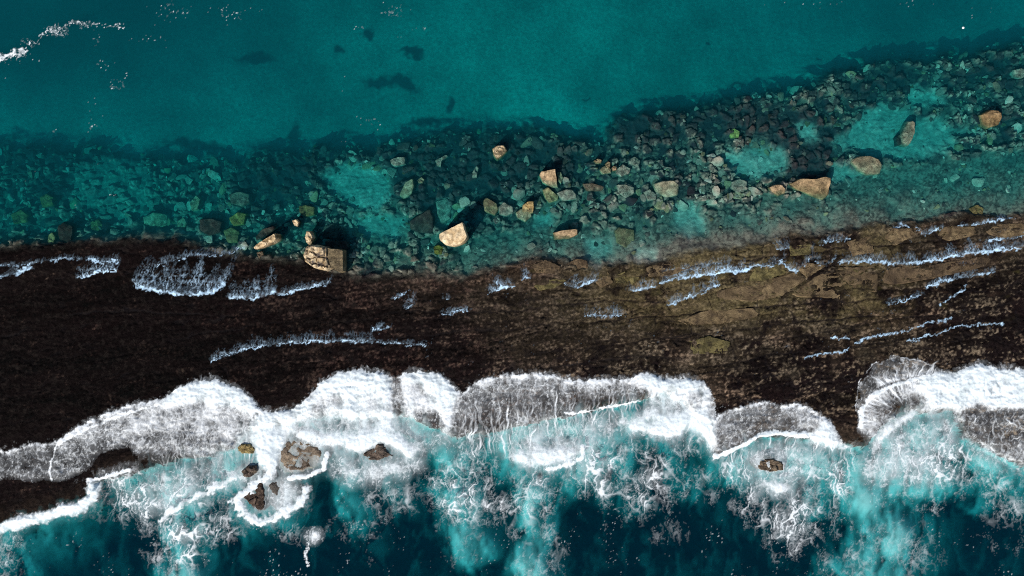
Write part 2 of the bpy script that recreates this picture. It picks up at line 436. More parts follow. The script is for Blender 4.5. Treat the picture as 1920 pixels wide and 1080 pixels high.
MAT_BED = rock_material("wet_reef_bed", attr="Col", grain=3.2, bump=0.55, rough=0.6, spread=0.30)
MAT_FLAT = rock_material("weedy_reef_stone", attr="Col", grain=4.2, bump=1.0, rough=0.65, spread=0.5, pits=0.6)
MAT_LAGOON = water_material("lagoon_water", (1.15, 0.168, 0.150), (0.006, 0.047, 0.058))
MAT_SEA = water_material("sea_water", (0.75, 0.13, 0.105), (0.002, 0.010, 0.016))

# ------------------------------------------------------------------ object helpers
COL = SC.collection
def link(o, parent=None):
    COL.objects.link(o)
    if parent is not None:
        o.parent = parent
    return o

def tag(o, label=None, cat=None, group=None, kind=None):
    if label: o["label"] = label
    if cat: o["category"] = cat
    if group: o["group"] = group
    if kind: o["kind"] = kind
    return o

def mesh_np(name, verts, faces, cols=None, attrs=None, smooth=True):
    me = bpy.data.meshes.new(name)
    n = len(verts); k = faces.shape[1]; f = len(faces)
    me.vertices.add(n); me.vertices.foreach_set("co", np.ascontiguousarray(verts, np.float32).ravel())
    me.loops.add(f * k); me.loops.foreach_set("vertex_index", np.ascontiguousarray(faces, np.int32).ravel())
    me.polygons.add(f); me.polygons.foreach_set("loop_start", np.arange(0, f * k, k, dtype=np.int32))
    me.polygons.foreach_set("use_smooth", np.full(f, smooth, bool))
    me.update(calc_edges=True)
    if cols is not None:
        a = me.attributes.new("Col", 'FLOAT_COLOR', 'POINT')
        a.data.foreach_set("color", np.concatenate([cols, np.ones((n, 1))], 1).astype(np.float32).ravel())
    for nm, v in (attrs or {}).items():
        a = me.attributes.new(nm, 'FLOAT', 'POINT'); a.data.foreach_set("value", np.ascontiguousarray(v, np.float32).ravel())
    return me

def grid_faces(h, w, keep=None):
    i = np.arange(h * w).reshape(h, w)
    f = np.stack([i[1:, :-1], i[1:, 1:], i[:-1, 1:], i[:-1, :-1]], -1)
    if keep is not None:
        return f[keep]
    return f.reshape(-1, 4)

def compact(verts, faces, *arrs):
    used = np.zeros(len(verts), bool); used[faces.ravel()] = True
    idx = np.cumsum(used) - 1
    return (verts[used], idx[faces]) + tuple(a[used] for a in arrs)

# ------------------------------------------------------------------ terrain: lagoon bed, reef flat, sea floor (one continuous sheet, split along the shore lines)
STEP = 1.95
gx = np.concatenate([960 + 20 * np.array([-900, -500, -300, -180, -120, -90, -75, -65, -58, -53.]), np.arange(-60, 1981, STEP), 960 + 20 * np.array([53, 58, 65, 75, 90, 120, 180, 300, 500, 900.])])
gy = np.concatenate([540 - 20 * np.array([900, 500, 300, 180, 110, 75, 55, 44, 37, 33.]), np.arange(-60, 1141, STEP), 540 + 20 * np.array([33, 37, 44, 55, 75, 110, 180, 300, 500, 900.])])
PXG, PYG = np.meshgrid(gx.astype(np.float32), gy.astype(np.float32))
TZ, TC, TD = terrain(PXG, PYG)
TZ = TZ - 2.5 * sstep(1200, 4000, np.abs(PYG - 540))
H_, W_ = PXG.shape
TV = np.stack([to_x(PXG), to_y(PYG), TZ], -1).reshape(-1, 3)
TCOL = TC.reshape(-1, 3)
d2c = 0.25 * (TD['d2'][1:, 1:] + TD['d2'][:-1, 1:] + TD['d2'][1:, :-1] + TD['d2'][:-1, :-1])
d3c = 0.25 * (TD['d3'][1:, 1:] + TD['d3'][:-1, 1:] + TD['d3'][1:, :-1] + TD['d3'][:-1, :-1])
SETTING = {}
for nm, keep in (("lagoon_bed", d2c < -4), ("reef_flat", (d2c >= -4) & (d3c < 10)), ("sea_floor", (d2c >= -4) & (d3c >= 10))):
    v, f, c = compact(TV, grid_faces(H_, W_, keep), TCOL)
    o = link(bpy.data.objects.new(nm, mesh_np(nm, v, f, c)))
    o.data.materials.append(MAT_FLAT if nm == "reef_flat" else MAT_BED)
    tag(o, kind="structure")
    SETTING[nm] = o
_ix0 = 10; _nx = len(np.arange(-60, 1981, STEP)); _iy0 = 10; _ny = len(np.arange(-60, 1141, STEP))
_FZ = TZ[_iy0:_iy0 + _ny, _ix0:_ix0 + _nx]
def ground_z(px, py):
    u = np.clip((np.asarray(px, float) + 60) / STEP, 0, _nx - 1.001); v = np.clip((np.asarray(py, float) + 60) / STEP, 0, _ny - 1.001)
    i = u.astype(int); j = v.astype(int); a = u - i; b = v - j
    return (_FZ[j, i] * (1 - a) + _FZ[j, i + 1] * a) * (1 - b) + (_FZ[j + 1, i] * (1 - a) + _FZ[j + 1, i + 1] * a) * b

# ------------------------------------------------------------------ water bodies: closed volumes that meet under the reef flat
def water_body(name, north, mat, ztop):
    xs = np.concatenate([[-880], np.arange(-60, 61, 2.0), [880]])
    mid_px = 960 + 20 * xs
    my = to_y(B2(np.clip(mid_px, -300, 2200)) + 11)
    yo = 880.0 if north else -880.0
    bm = bmesh.new()
    rows = []
    for x, y in zip(xs, my):
        rows.append([bm.verts.new((x, y, ztop)), bm.verts.new((x, yo, ztop)), bm.verts.new((x, yo, -14)), bm.verts.new((x, y, -14))])
    for a, b in zip(rows[:-1], rows[1:]):
        for k in range(4):
            bm.faces.new([a[k], a[(k + 1) % 4], b[(k + 1) % 4], b[k]])
    bm.faces.new(rows[0]); bm.faces.new(rows[-1])
    bmesh.ops.recalc_face_normals(bm, faces=bm.faces)
    me = bpy.data.meshes.new(name); bm.to_mesh(me); bm.free()
    o = link(bpy.data.objects.new(name, me)); me.materials.append(mat)
    return tag(o, kind="structure")
water_body("lagoon_water", True, MAT_LAGOON, 0.0)
water_body("sea_water", False, MAT_SEA, SEA_Z)

# ------------------------------------------------------------------ boulders, each from its own outline
def hash_rng(*k):
    return np.random.default_rng(abs(hash(tuple(int(v) for v in k))) % (2 ** 32))

def star_radius(pts, cx, cy, th):
    """distance from the centre to the outline along each angle (photo pixels)"""
    p = np.array(pts, float) - (cx, cy)
    R = np.zeros(len(th))
    for (x0, y0), (x1, y1) in zip(p, np.roll(p, -1, 0)):
        dx, dy = x1 - x0, y1 - y0
        c, s = np.cos(th), np.sin(th)
        den = c * dy - s * dx
        den = np.where(np.abs(den) < 1e-9, 1e-9, den)
        t = (x0 * dy - y0 * dx) / den
        u = (x0 * s - y0 * c) / den
        ok = (t > 0) & (u >= -1e-6) & (u <= 1 + 1e-6)
        R = np.where(ok, np.maximum(R, t), R)
    return np.maximum(R, 1.0)

def rock_mesh(name, pts, z0, z1, slope=(0, 0), shoulder=0.86, rough=0.10, seed=1, cols=((0.3, 0.27, 0.2), (0.2, 0.18, 0.14)), wet=None, skirt=1.05, pit=0.0, n=56, rings=15, clampz=None, rag=0.0):
    """a boulder: outline in photo pixels, foot z0, top z1 at the centre, top plane rising by slope (m per m, east and north)"""
    p = np.array(pts, float); cx, cy = p.mean(0)
    th = np.linspace(0, 2 * np.pi, n, endpoint=False)
    R = star_radius(pts, cx, cy, th)
    R = R * (1 + rag * fbm(np.cos(th) * 2.5 + seed, np.sin(th) * 2.5, seed + 2, 3) + 0.6 * rag * perlin(np.cos(th) * 9 + seed, np.sin(th) * 9, seed + 4))
    ox, oy = at(cx, cy, max(z1, -0.2))
    rr = np.concatenate([np.linspace(0.12, shoulder, rings - 6), shoulder + (1 - shoulder) * np.array([0.25, 0.5, 0.75, 1.0]), [skirt, skirt * 1.03]])
    V = [(0.0, 0.0)]; prof = [0.0]
    for r in rr:
        for k in range(n):
            V.append((R[k] * r * math.cos(th[k]) / PXM, -R[k] * r * math.sin(th[k]) / PXM)); prof.append(r)
    V = np.array(V); prof = np.array(prof)
    size = R.mean() / PXM
    e = fbm(V[:, 0] / (size * 0.9) + seed * 7.3, V[:, 1] / (size * 0.9) + seed, seed, 4)
    e2 = fbm(V[:, 0] / 0.35 + seed * 3.1, V[:, 1] / 0.35, seed + 5, 3)
    f1, f2, fi = worley(V[:, 0] / (size * 0.55) + seed, V[:, 1] / (size * 0.55), seed + 9)
    top = z1 + V[:, 0] * slope[0] + V[:, 1] * slope[1] + rough * 1.6 * e + rough * 0.5 * e2 + rough * 0.9 * (fi - 0.5) - pit * sstep(0.25, 0.0, f2 - f1)
    if clampz is not None:
        top = np.minimum(top, clampz + 0.15 * rough * e2)
    top = np.maximum(top, z0 + 0.1)
    fall = np.interp(prof, [0, shoulder, shoulder + (1 - shoulder) * 0.5, 1.0, skirt, 9], [0, 0.0, 0.06, 0.30, 1.0, 1.3])
    Z = top - fall * (top - z0)
    jit = 1 + 0.05 * fbm(V[:, 0] / 0.5, V[:, 1] / 0.5 + seed, seed + 3, 2) * (prof > 0.5)
    co = np.stack([V[:, 0] * jit, V[:, 1] * jit, Z - z0], -1)
    F = []
    for k in range(n):
        F.append((0, 1 + (k + 1) % n, 1 + k, 1 + k))
    tri = [(0, 1 + (k + 1) % n, 1 + k) for k in range(n)]
    quads = []
    for q in range(len(rr) - 1):
        a = 1 + q * n; b = a + n
        for k in range(n):
            k2 = (k + 1) % n
            quads.append((a + k, a + k2, b + k2, b + k))
    me = bpy.data.meshes.new(name)
    me.from_pydata(co.tolist(), [], [t for t in tri] + quads)
    bm = bmesh.new(); bm.from_mesh(me); bmesh.ops.recalc_face_normals(bm, faces=bm.faces)
    if sum(f.normal.z for f in bm.faces if f.calc_center_median().length < 1e9) < 0:
        bmesh.ops.reverse_faces(bm, faces=bm.faces)
    bm.to_mesh(me); bm.free()
    me.polygons.foreach_set("use_smooth", np.ones(len(me.polygons), bool))
    me.set_sharp_from_angle(angle=math.radians(38))
    t = sstep(-0.25, 0.3, e + 0.6 * e2)[:, None]
    sh = (1 + 0.8 * (fi - 0.5) * (pit if pit else 0.5) - (0.55 if rag else 0.0) * sstep(0.10, 0.0, f2 - f1))[:, None]
    c = np.array(cols[0]) * (1 - t) + np.array(cols[1]) * t
    c = c * sh
    if len(cols) > 2:                                   # stains of a third colour
        st = sstep(0.0, 0.25, fbm(V[:, 0] / 0.55 + 11, V[:, 1] / 0.4, seed + 77, 3) + 0.02)[:, None]
        c = c * (1 - st) + np.array(cols[2]) * st
    if wet is not None:                                 # weed and slime up to the water line
        wl = sstep(0.24, -0.04, Z - (0.05 + 0.15 * e2))[:, None]
        c = c * (1 - wl) + np.array(wet) * (0.7 + 0.6 * t) * wl
    a = me.attributes.new("Col", 'FLOAT_COLOR', 'POINT')
    a.data.foreach_set("color", np.concatenate([np.clip(c, 0.004, 0.8), np.ones((len(c), 1))], 1).astype(np.float32).ravel())
    return me, (ox, oy, z0)

MAT_ROCK = rock_material("weathered_sandstone", attr="Col", grain=3.0, bump=1.0, rough=0.8, spread=0.5, pits=0.5)
MAT_SLAB = rock_material("brown_reef_stone", attr="Col", grain=3.4, bump=0.7, rough=0.75, spread=0.42, pits=0.75)

def boulder(pts, z1, label, cols, slope=(0, 0), cat="rock", name="boulder", group=None, z0=None, **kw):
    p = np.array(pts, float); cx, cy = p.mean(0)
    if z0 is None:
        z0 = float(ground_z(p[:, 0], p[:, 1]).min()) - 0.25
        z0 = min(z0, z1 - 0.5)
    me, loc = rock_mesh(name, pts, z0, z1, slope, seed=int(cx * 3 + cy) % 997, cols=cols, **kw)
    o = link(bpy.data.objects.new(name, me)); o.location = loc
    me.materials.append(MAT_ROCK)
    return tag(o, label, cat, group)

GOLD = ((0.70, 0.55, 0.36), (0.52, 0.37, 0.21)); ORANGE = ((0.46, 0.33, 0.20), (0.31, 0.22, 0.13))
GREEN = ((0.27, 0.27, 0.18), (0.17, 0.175, 0.11)); GREY = ((0.25, 0.255, 0.20), (0.15, 0.155, 0.125)); DARK = ((0.055, 0.055, 0.045), (0.025, 0.027, 0.027)); OLIVE = ((0.15, 0.125, 0.05), (0.08, 0.072, 0.035))
WETG = (0.15, 0.15, 0.085); WETD = (0.05, 0.055, 0.04)
G_DRY = "pale boulders standing out of the lagoon"; G_SUB = "boulders lying under the lagoon water"; G_SURF = "rocks standing in the surf"

# dry tops
boulder([(566, 478), (572, 462), (582, 458), (612, 462), (613, 482), (620, 502), (608, 507), (585, 502), (568, 490)], 1.5, "large pitted sandstone boulder with dark blotches at the reef edge", (*GOLD, (0.10, 0.08, 0.07)), slope=(0.1, 0.28), group=G_DRY, wet=WETD, rough=0.16, pit=0.25, shoulder=0.80)
boulder([(611, 464), (643, 468), (643, 508), (636, 511), (620, 501), (613, 482)], 1.25, "flat grey-brown block joined to the right flank of the large pitted boulder", ((0.22, 0.17, 0.10), (0.14, 0.11, 0.07)), slope=(0.0, 0.05), group=G_DRY, wet=WETD, shoulder=0.93, rough=0.06)
boulder([(822, 439), (868, 419), (876, 446), (866, 456), (851, 461), (834, 458), (824, 449)], 1.45, "big bright golden boulder with a straight ridge and a long shadow", GOLD, slope=(0.30, 0.62), group=G_DRY, wet=WETD, shoulder=0.965, rough=0.05, n=72)
boulder([(471, 462), (498, 448), (519, 438), (521, 448), (512, 455), (490, 464), (474, 468)], 0.85, "long pale slab-like boulder tilted beside the dark slab", (*GOLD, (0.25, 0.17, 0.09)), slope=(0.1, 0.55), group=G_DRY, wet=WETD, shoulder=0.9)
boulder([(571, 444), (575, 432), (582, 433), (587, 445), (582, 454), (577, 459), (572, 453)], 0.75, "small upright golden rock just above the large pitted boulder", GOLD, group=G_DRY, wet=WETG, slope=(-0.2, 0.3), shoulder=0.8)
boulder([(547, 412), (556, 410), (561, 416), (557, 425), (550, 423)], 0.4, "tiny pale rock tip poking out of dark water", GOLD, group=G_DRY, wet=WETD, slope=(0, 0.4), shoulder=0.7)
boulder([(1014, 322), (1041, 318), (1047, 350), (1034, 350), (1018, 340), (1012, 328)], 0.32, "orange-topped square boulder above the pair of green boulders", ORANGE, slope=(0.05, 0.75), group=G_DRY, wet=(0.24, 0.24, 0.15), shoulder=0.92)
boulder([(1038, 436), (1052, 432), (1083, 429), (1084, 440), (1068, 447), (1040, 449)], 0.30, "low rust-orange slab boulder lying alone on green reef", ORANGE, slope=(0.05, 0.8), group=G_DRY, wet=WETG, shoulder=0.88)
boulder([(1481, 344), (1500, 335), (1530, 336), (1545, 331), (1557, 334), (1556, 365), (1545, 375), (1520, 364), (1495, 354)], 0.22, "big wedge-shaped tan boulder with orange upper edge, beside sand pocket", ((0.36, 0.25, 0.14), (0.22, 0.16, 0.09)), slope=(0.05, 0.40), group=G_DRY, wet=(0.20, 0.16, 0.085), shoulder=0.93, rough=0.08)
boulder([(1443, 351), (1452, 346), (1466, 346), (1474, 353), (1474, 362), (1462, 367), (1448, 360)], 0.24, "small orange-capped rock left of the wedge-shaped boulder", ORANGE, slope=(0, 0.5), group=G_DRY, wet=WETG, shoulder=0.8)
boulder([(1841, 214), (1856, 206), (1872, 207), (1881, 219), (1876, 233), (1858, 239), (1846, 232)], 0.2, "rounded rust-brown rock at the corner of the big sand pool", ((0.32, 0.20, 0.10), (0.20, 0.14, 0.075)), slope=(0.1, 0.3), group=G_DRY, wet=(0.19, 0.14, 0.07), shoulder=0.85)
boulder([(923, 279), (932, 272), (945, 271), (952, 281), (944, 290), (932, 299), (925, 290)], 0.25, "small golden rock alone in the dark upper rubble", (*GOLD, (0.2, 0.16, 0.1)), slope=(-0.1, 0.3), group=G_DRY, wet=WETG, shoulder=0.8)
boulder([(980, 384), (990, 377), (1001, 377), (1002, 388), (1000, 398), (990, 404), (978, 397)], 0.22, "ochre-topped rock next to two green boulders", ((0.46, 0.30, 0.12), (0.3, 0.22, 0.1)), slope=(0.1, 0.5), group=G_DRY, wet=(0.22, 0.22, 0.12), shoulder=0.85)
boulder([(1113, 301), (1120, 297), (1129, 299), (1128, 305), (1118, 306)], 0.14, "flat orange rock tip highest of the small orange trio", ORANGE, group=G_DRY, wet=WETG, shoulder=0.8, n=32)
boulder([(1135, 306), (1140, 302), (1145, 304), (1145, 312), (1140, 316), (1136, 311)], 0.14, "speckled orange rock tip in the middle of the small trio", ORANGE, group=G_DRY, wet=WETG, shoulder=0.8, n=32)
boulder([(1147, 314), (1152, 310), (1157, 313), (1156, 319), (1149, 320)], 0.13, "pinkish round rock tip lowest of the small orange trio", ((0.5, 0.33, 0.22), (0.36, 0.22, 0.14)), group=G_DRY, wet=WETG, shoulder=0.8, n=32)
# under water
SUB = [
    ([(766, 414), (806, 390), (814, 408), (813, 436), (790, 437), (768, 430)], -0.30, "dark angular boulder left of the bright golden boulder", DARK, (0, 0.1)),
    ([(904, 376), (912, 369), (932, 381), (935, 392), (928, 404), (908, 396)], -0.12, "brown-green block at the tip of the long shadow", ((0.20, 0.18, 0.10), (0.13, 0.115, 0.07)), (0, 0.1)),
    ([(934, 388), (945, 378), (962, 387), (964, 397), (950, 405), (936, 402)], -0.16, "grey-green block second in the row right of the long shadow", GREY, (0, 0.1)),
    ([(966, 399), (976, 391), (996, 398), (998, 405), (985, 416), (970, 408)], -0.14, "mossy block leaning under the ochre-topped rock", GREEN, (0, 0.1)),
    ([(1017, 355), (1027, 350), (1048, 367), (1047, 375), (1030, 380), (1022, 372)], -0.10, "olive pointed boulder below the orange-topped square boulder", ((0.25, 0.25, 0.13), (0.17, 0.17, 0.09)), (-0.1, 0.15)),
    ([(1043, 361), (1062, 354), (1074, 355), (1082, 365), (1080, 373), (1055, 377), (1049, 370)], -0.12, "pale grey-green boulder touching the olive pointed one", GREY, (0, 0.12)),
    ([(1044, 322), (1052, 322), (1056, 334), (1052, 344), (1047, 340)], -0.2, "narrow green stone behind the orange-topped square boulder", GREEN, (0, 0)),
    ([(1156, 346), (1172, 345), (1190, 351), (1190, 362), (1174, 372), (1158, 360)], -0.12, "grey square boulder below the orange trio", GREY, (0, 0.1)),
    ([(1155, 318), (1168, 307), (1184, 316), (1180, 326), (1165, 331), (1155, 325)], -0.12, "grey-green boulder right of the orange trio", GREY, (0, 0.1)),
    ([(1182, 297), (1190, 293), (1202, 301), (1197, 313), (1184, 308)], -0.2, "round grey stone up right of the orange trio", GREY, (0, 0)),
    ([(1091, 344), (1108, 343), (1134, 349), (1130, 358), (1100, 358)], -0.12, "flat reddish-brown slab among grey boulders", ((0.17, 0.12, 0.085), (0.11, 0.085, 0.06)), (0, 0.1)),
    ([(1124, 318), (1132, 310), (1146, 316), (1147, 324), (1130, 326)], -0.1, "tan boulder under the speckled orange tip", ((0.28, 0.24, 0.15), (0.2, 0.18, 0.11)), (0, 0)),
    ([(1225, 345), (1240, 339), (1265, 338), (1274, 345), (1273, 365), (1250, 371), (1230, 360)], -0.08, "large pale grey-green boulder in the middle of the rubble", ((0.30, 0.28, 0.19), (0.2, 0.195, 0.13)), (0, 0.12)),
    ([(1206, 360), (1218, 354), (1232, 364), (1230, 375), (1215, 376)], -0.16, "round pebbly boulder left of the large pale one", GREY, (0, 0)),
    ([(1593, 300), (1610, 292), (1630, 291), (1650, 298), (1657, 312), (1652, 326), (1628, 328), (1610, 318)], -0.05, "large oval brown-grey boulder at the foot of the big sand pool", ((0.26, 0.23, 0.15), (0.18, 0.16, 0.105)), (0, 0.08)),
    ([(1690, 254), (1704, 226), (1715, 224), (1716, 250), (1706, 273), (1694, 270)], -0.10, "upright pale green rock standing in the big sand pool", ((0.25, 0.25, 0.18), (0.17, 0.17, 0.12)), (0.12, 0)),
    ([(1683, 256), (1690, 248), (1694, 270), (1686, 272)], -0.4, "dark companion rock hugging the upright pale green rock", DARK, (0, 0)),
    ([(1902, 130), (1920, 126), (1935, 138), (1918, 146), (1905, 142)], -0.25, "grey boulder on the dark bed at the upper right edge", GREY, (0, 0)),
    ([(731, 299), (745, 294), (760, 294), (760, 307), (738, 311), (732, 306)], -0.25, "flat pale block lying alone on the dark bed", GREY, (0, 0.05)),
    ([(815, 300), (838, 288), (840, 293), (827, 299), (826, 312), (819, 311)], -0.3, "thin bent pale rock near the dark upper rubble", GREY, (0, 0)),
    ([(884, 325), (893, 310), (898, 312), (894, 332), (886, 334)], -0.3, "slim upright grey rock between dark weed beds", GREY, (0, 0)),
    ([(747, 365), (760, 340), (774, 332), (777, 348), (772, 362), (756, 373)], -0.35, "tall green-grey boulder right of the turquoise sand pocket", GREEN, (0, 0.1)),
    ([(782, 337), (790, 331), (796, 336), (792, 343), (784, 343)], -0.3, "small tan stone near the tall green-grey boulder", ((0.26, 0.22, 0.14), (0.18, 0.16, 0.1)), (0, 0)),
    ([(815, 375), (838, 368), (846, 385), (844, 408), (828, 420), (818, 400)], -0.75, "broad teal boulder deep above the bright golden boulder", GREY, (0, 0)),
    ([(558, 386), (572, 383), (590, 388), (588, 402), (570, 406), (560, 398)], -0.35, "round dark green boulder above the tiny pale tip", OLIVE, (0, 0)),
    ([(477, 444), (490, 430), (520, 422), (512, 434), (490, 446), (478, 452)], -0.15, "dark slanting slab behind the long pale boulder", DARK, (0.1, 0.2)),
    ([(608, 450), (652, 452), (655, 466), (640, 470), (610, 464)], -0.12, "dark layered block in the shadow of the large pitted boulder", DARK, (0, 0.05)),
    ([(604, 424), (620, 418), (645, 424), (648, 448), (606, 446)], -0.5, "blue-black sunken block above the layered dark block", DARK, (0, 0)),
    ([(480, 473), (492, 470), (497, 486), (484, 488)], 0.02, "small brown block under the long pale boulder", ((0.16, 0.12, 0.08), (0.1, 0.08, 0.055)), (0, 0)),
    ([(425, 408), (445, 396), (462, 400), (455, 420), (435, 424)], -0.4, "yellow-green weedy boulder in the lower left rubble", ((0.14, 0.16, 0.05), (0.09, 0.11, 0.04)), (0, 0)),
    ([(415, 432), (432, 424), (448, 434), (445, 455), (425, 456)], -0.4, "dull green boulder below the yellow-green weedy one", ((0.11, 0.13, 0.06), (0.07, 0.085, 0.045)), (0, 0)),
    ([(370, 410), (395, 408), (415, 414), (412, 435), (390, 442), (372, 432)], -0.35, "dark brown weed-covered boulder close to the reef edge", ((0.06, 0.042, 0.035), (0.03, 0.024, 0.022)), (0, 0)),
    ([(425, 362), (445, 357), (465, 362), (466, 380), (448, 386), (428, 380)], -0.6, "speckled grey boulder in the left rubble", ((0.13, 0.13, 0.10), (0.06, 0.06, 0.05)), (0, 0)),
    ([(104, 425), (118, 414), (138, 424), (134, 455), (110, 458)], -0.25, "black weed-covered boulder by the reef edge at far left", ((0.03, 0.028, 0.024), (0.018, 0.017, 0.016)), (0, 0)),
    ([(88, 440), (97, 434), (103, 445), (98, 462), (88, 460)], -0.3, "small olive stone leaning on the black weed-covered boulder", ((0.2, 0.2, 0.09), (0.13, 0.14, 0.07)), (0, 0)),
    ([(62, 368), (78, 360), (92, 368), (90, 384), (70, 388)], -0.9, "blurred olive boulder deep at far left", OLIVE, (0, 0)),
    ([(8, 400), (30, 390), (45, 402), (40, 416), (15, 418)], -0.9, "wide blurred green boulder at the left picture edge", OLIVE, (0, 0)),
    ([(258, 405), (280, 395), (305, 400), (308, 420), (285, 432), (262, 424)], -1.0, "wide pale green boulder under the teal shallows", GREEN, (0, 0)),
    ([(325, 412), (338, 405), (345, 418), (338, 430), (326, 428)], -0.9, "smaller pale green boulder right of the wide one", GREEN, (0, 0)),
    ([(160, 415), (175, 408), (186, 420), (178, 432), (162, 430)], -0.9, "dim grey-green boulder in the left shallows", OLIVE, (0, 0)),
    ([(350, 378), (362, 362), (372, 372), (366, 392), (352, 394)], -0.8, "leaning green boulder in the left rubble", GREEN, (0, 0)),
    ([(1372, 340), (1388, 334), (1402, 340), (1400, 356), (1382, 362), (1371, 352)], -0.14, "pale grey-green boulder above a smaller pale one, mid rubble", GREY, (0, 0)),
    ([(1370, 362), (1384, 358), (1400, 364), (1390, 374), (1374, 372)], -0.2, "smaller pale boulder tucked below a grey-green one", GREEN, (0, 0)),
    ([(1366, 245), (1378, 240), (1388, 246), (1386, 258), (1372, 258)], -0.25, "bright yellow-green stone in the upper right rubble", ((0.22, 0.28, 0.08), (0.15, 0.2, 0.07)), (0, 0)),
    ([(1326, 290), (1338, 286), (1346, 294), (1338, 302), (1327, 300)], -0.2, "round whitish stone left of the turquoise pocket", ((0.32, 0.3, 0.26), (0.22, 0.21, 0.19)), (0, 0)),
    ([(1152, 432), (1160, 425), (1190, 430), (1192, 458), (1175, 468), (1155, 455)], -0.16, "square mossy slab sunk in the green flat", ((0.15, 0.145, 0.08), (0.1, 0.1, 0.06)), (0, 0.05)),
    ([(812, 462), (822, 458), (832, 464), (828, 478), (814, 476)], -0.1, "lime-green weedy clump below the bright golden boulder", ((0.13, 0.15, 0.03), (0.08, 0.10, 0.03)), (0, 0)),
    ([(1818, 390), (1832, 383), (1846, 390), (1842, 405), (1824, 408)], -0.05, "mossy round boulder at the reef edge on the right", OLIVE, (0, 0)),
    ([(1767, 402), (1790, 396), (1815, 402), (1812, 416), (1770, 420)], 0.02, "dark flat block left of the mossy round boulder", ((0.06, 0.05, 0.045), (0.035, 0.03, 0.03)), (0, 0)),
]
for pts, z1, label, cols, sl in SUB:
    boulder(pts, z1, label, cols, slope=sl, group=G_SUB, shoulder=0.86, rough=0.09, n=40, rings=12)
# rocks in the surf
SURF_ROCKS = [
    ([(520, 850), (530, 832), (546, 822), (575, 828), (600, 838), (613, 852), (600, 874), (570, 890), (530, 893), (515, 872)], -0.45, "broad grey-brown surf rock laced with foam", ((0.20, 0.155, 0.11), (0.11, 0.085, 0.065))),
    ([(440, 840), (450, 832), (468, 833), (480, 842), (474, 853), (450, 853)], -0.28, "small ochre rock ringed by white foam", ((0.26, 0.20, 0.09), (0.15, 0.11, 0.05))),
    ([(450, 932), (475, 912), (492, 897), (497, 930), (494, 962), (480, 964), (465, 950)], -0.36, "dark triangular rock in a ring of foam", ((0.085, 0.06, 0.045), (0.04, 0.03, 0.025))),
    ([(497, 905), (520, 896), (550, 905), (562, 925), (545, 950), (515, 962), (498, 950)], -0.60, "foam-covered rock right of the dark triangular one", ((0.12, 0.11, 0.10), (0.08, 0.07, 0.06))),
    ([(675, 855), (692, 842), (708, 829), (718, 832), (728, 846), (740, 856), (710, 866), (685, 866)], -0.36, "dark pointed rock under the big white surge", ((0.12, 0.09, 0.07), (0.06, 0.048, 0.04))),
    ([(1417, 874), (1425, 864), (1445, 859), (1465, 864), (1478, 876), (1474, 886), (1445, 887), (1422, 882)], -0.38, "oval brown rock in the milky foam pool", ((0.15, 0.11, 0.075), (0.09, 0.07, 0.05))),
    ([(450, 885), (462, 874), (480, 872), (484, 884), (470, 896), (455, 898)], -0.15, "half-buried brown rock between two foam streams", ((0.13, 0.10, 0.075), (0.08, 0.06, 0.05))),
]
for pts, z1, label, cols in SURF_ROCKS:
    boulder(pts, z1, label, tuple(tuple(min(v * 1.5, 0.4) for v in c) for c in cols), slope=(0, 0.05), group=G_SURF, shoulder=0.74, rough=0.16, n=56, rings=15, z0=-2.2, rag=0.16)

# ------------------------------------------------------------------ slabs of the reef flat (parts of it)
SLABS = [
    [(1403, 527), (1417, 500), (1460, 495), (1477, 510), (1437, 526)], [(1497, 504), (1513, 492), (1551, 497), (1514, 521)],
    [(1347, 543), (1403, 533), (1475, 515), (1493, 509), (1510, 523), (1466, 555), (1413, 565), (1343, 560)],
    [(1518, 526), (1557, 500), (1640, 499), (1650, 527), (1647, 550), (1597, 561), (1528, 558), (1477, 556)],
    [(1657, 445), (1673, 428), (1710, 428), (1717, 440), (1680, 460)], [(1757, 441), (1770, 424), (1827, 424), (1833, 440), (1780, 452)],
    [(1587, 453), (1633, 441), (1640, 472), (1600, 480)], [(1480, 461), (1520, 458), (1520, 477), (1483, 480)],
    [(1150, 518), (1173, 508), (1200, 520), (1187, 534), (1155, 530)], [(995, 498), (1023, 487), (1053, 500), (1040, 512), (1007, 511)],
    [(1057, 498), (1080, 485), (1100, 488), (1103, 503), (1070, 507)], [(1845, 436), (1870, 420), (1925, 418), (1930, 440), (1880, 446)],
    [(1290, 640), (1330, 630), (1368, 640), (1362, 662), (1300, 664)], [(1000, 535), (1040, 522), (1066, 525), (1040, 540), (1008, 545)],
    [(1660, 500), (1740, 498), (1800, 487), (1856, 478), (1850, 500), (1760, 520), (1680, 535), (1655, 528)],
    [(1270, 600), (1330, 580), (1410, 578), (1430, 592), (1360, 606), (1290, 610)],
    [(1112, 520), (1140, 508), (1150, 530), (1125, 540)], [(1210, 500), (1270, 492), (1300, 500), (1260, 516), (1216, 520)],
]
for k, p in enumerate(SLABS):
    a = np.array(p, float)
    g = float(np.median(ground_z(np.append(a[:, 0], a[:, 0].mean()), np.append(a[:, 1], a[:, 1].mean()))))
    cc = [((0.20, 0.145, 0.08), (0.12, 0.085, 0.05)), ((0.15, 0.105, 0.062), (0.085, 0.06, 0.038)), ((0.17, 0.14, 0.06), (0.10, 0.085, 0.04))][2 if k in (0, 7, 8, 12, 13) else (1 if k in (9, 10, 14) else 0)]
    me, loc = rock_mesh("rock_slab", p, g - 0.25, g + 0.07, seed=200 + k, cols=cc, shoulder=0.955, rough=0.06, n=72, rings=24, skirt=1.02, rag=0.10)
    o = link(bpy.data.objects.new("rock_slab", me), SETTING["reef_flat"]); o.location = loc
    me.materials.append(MAT_SLAB)

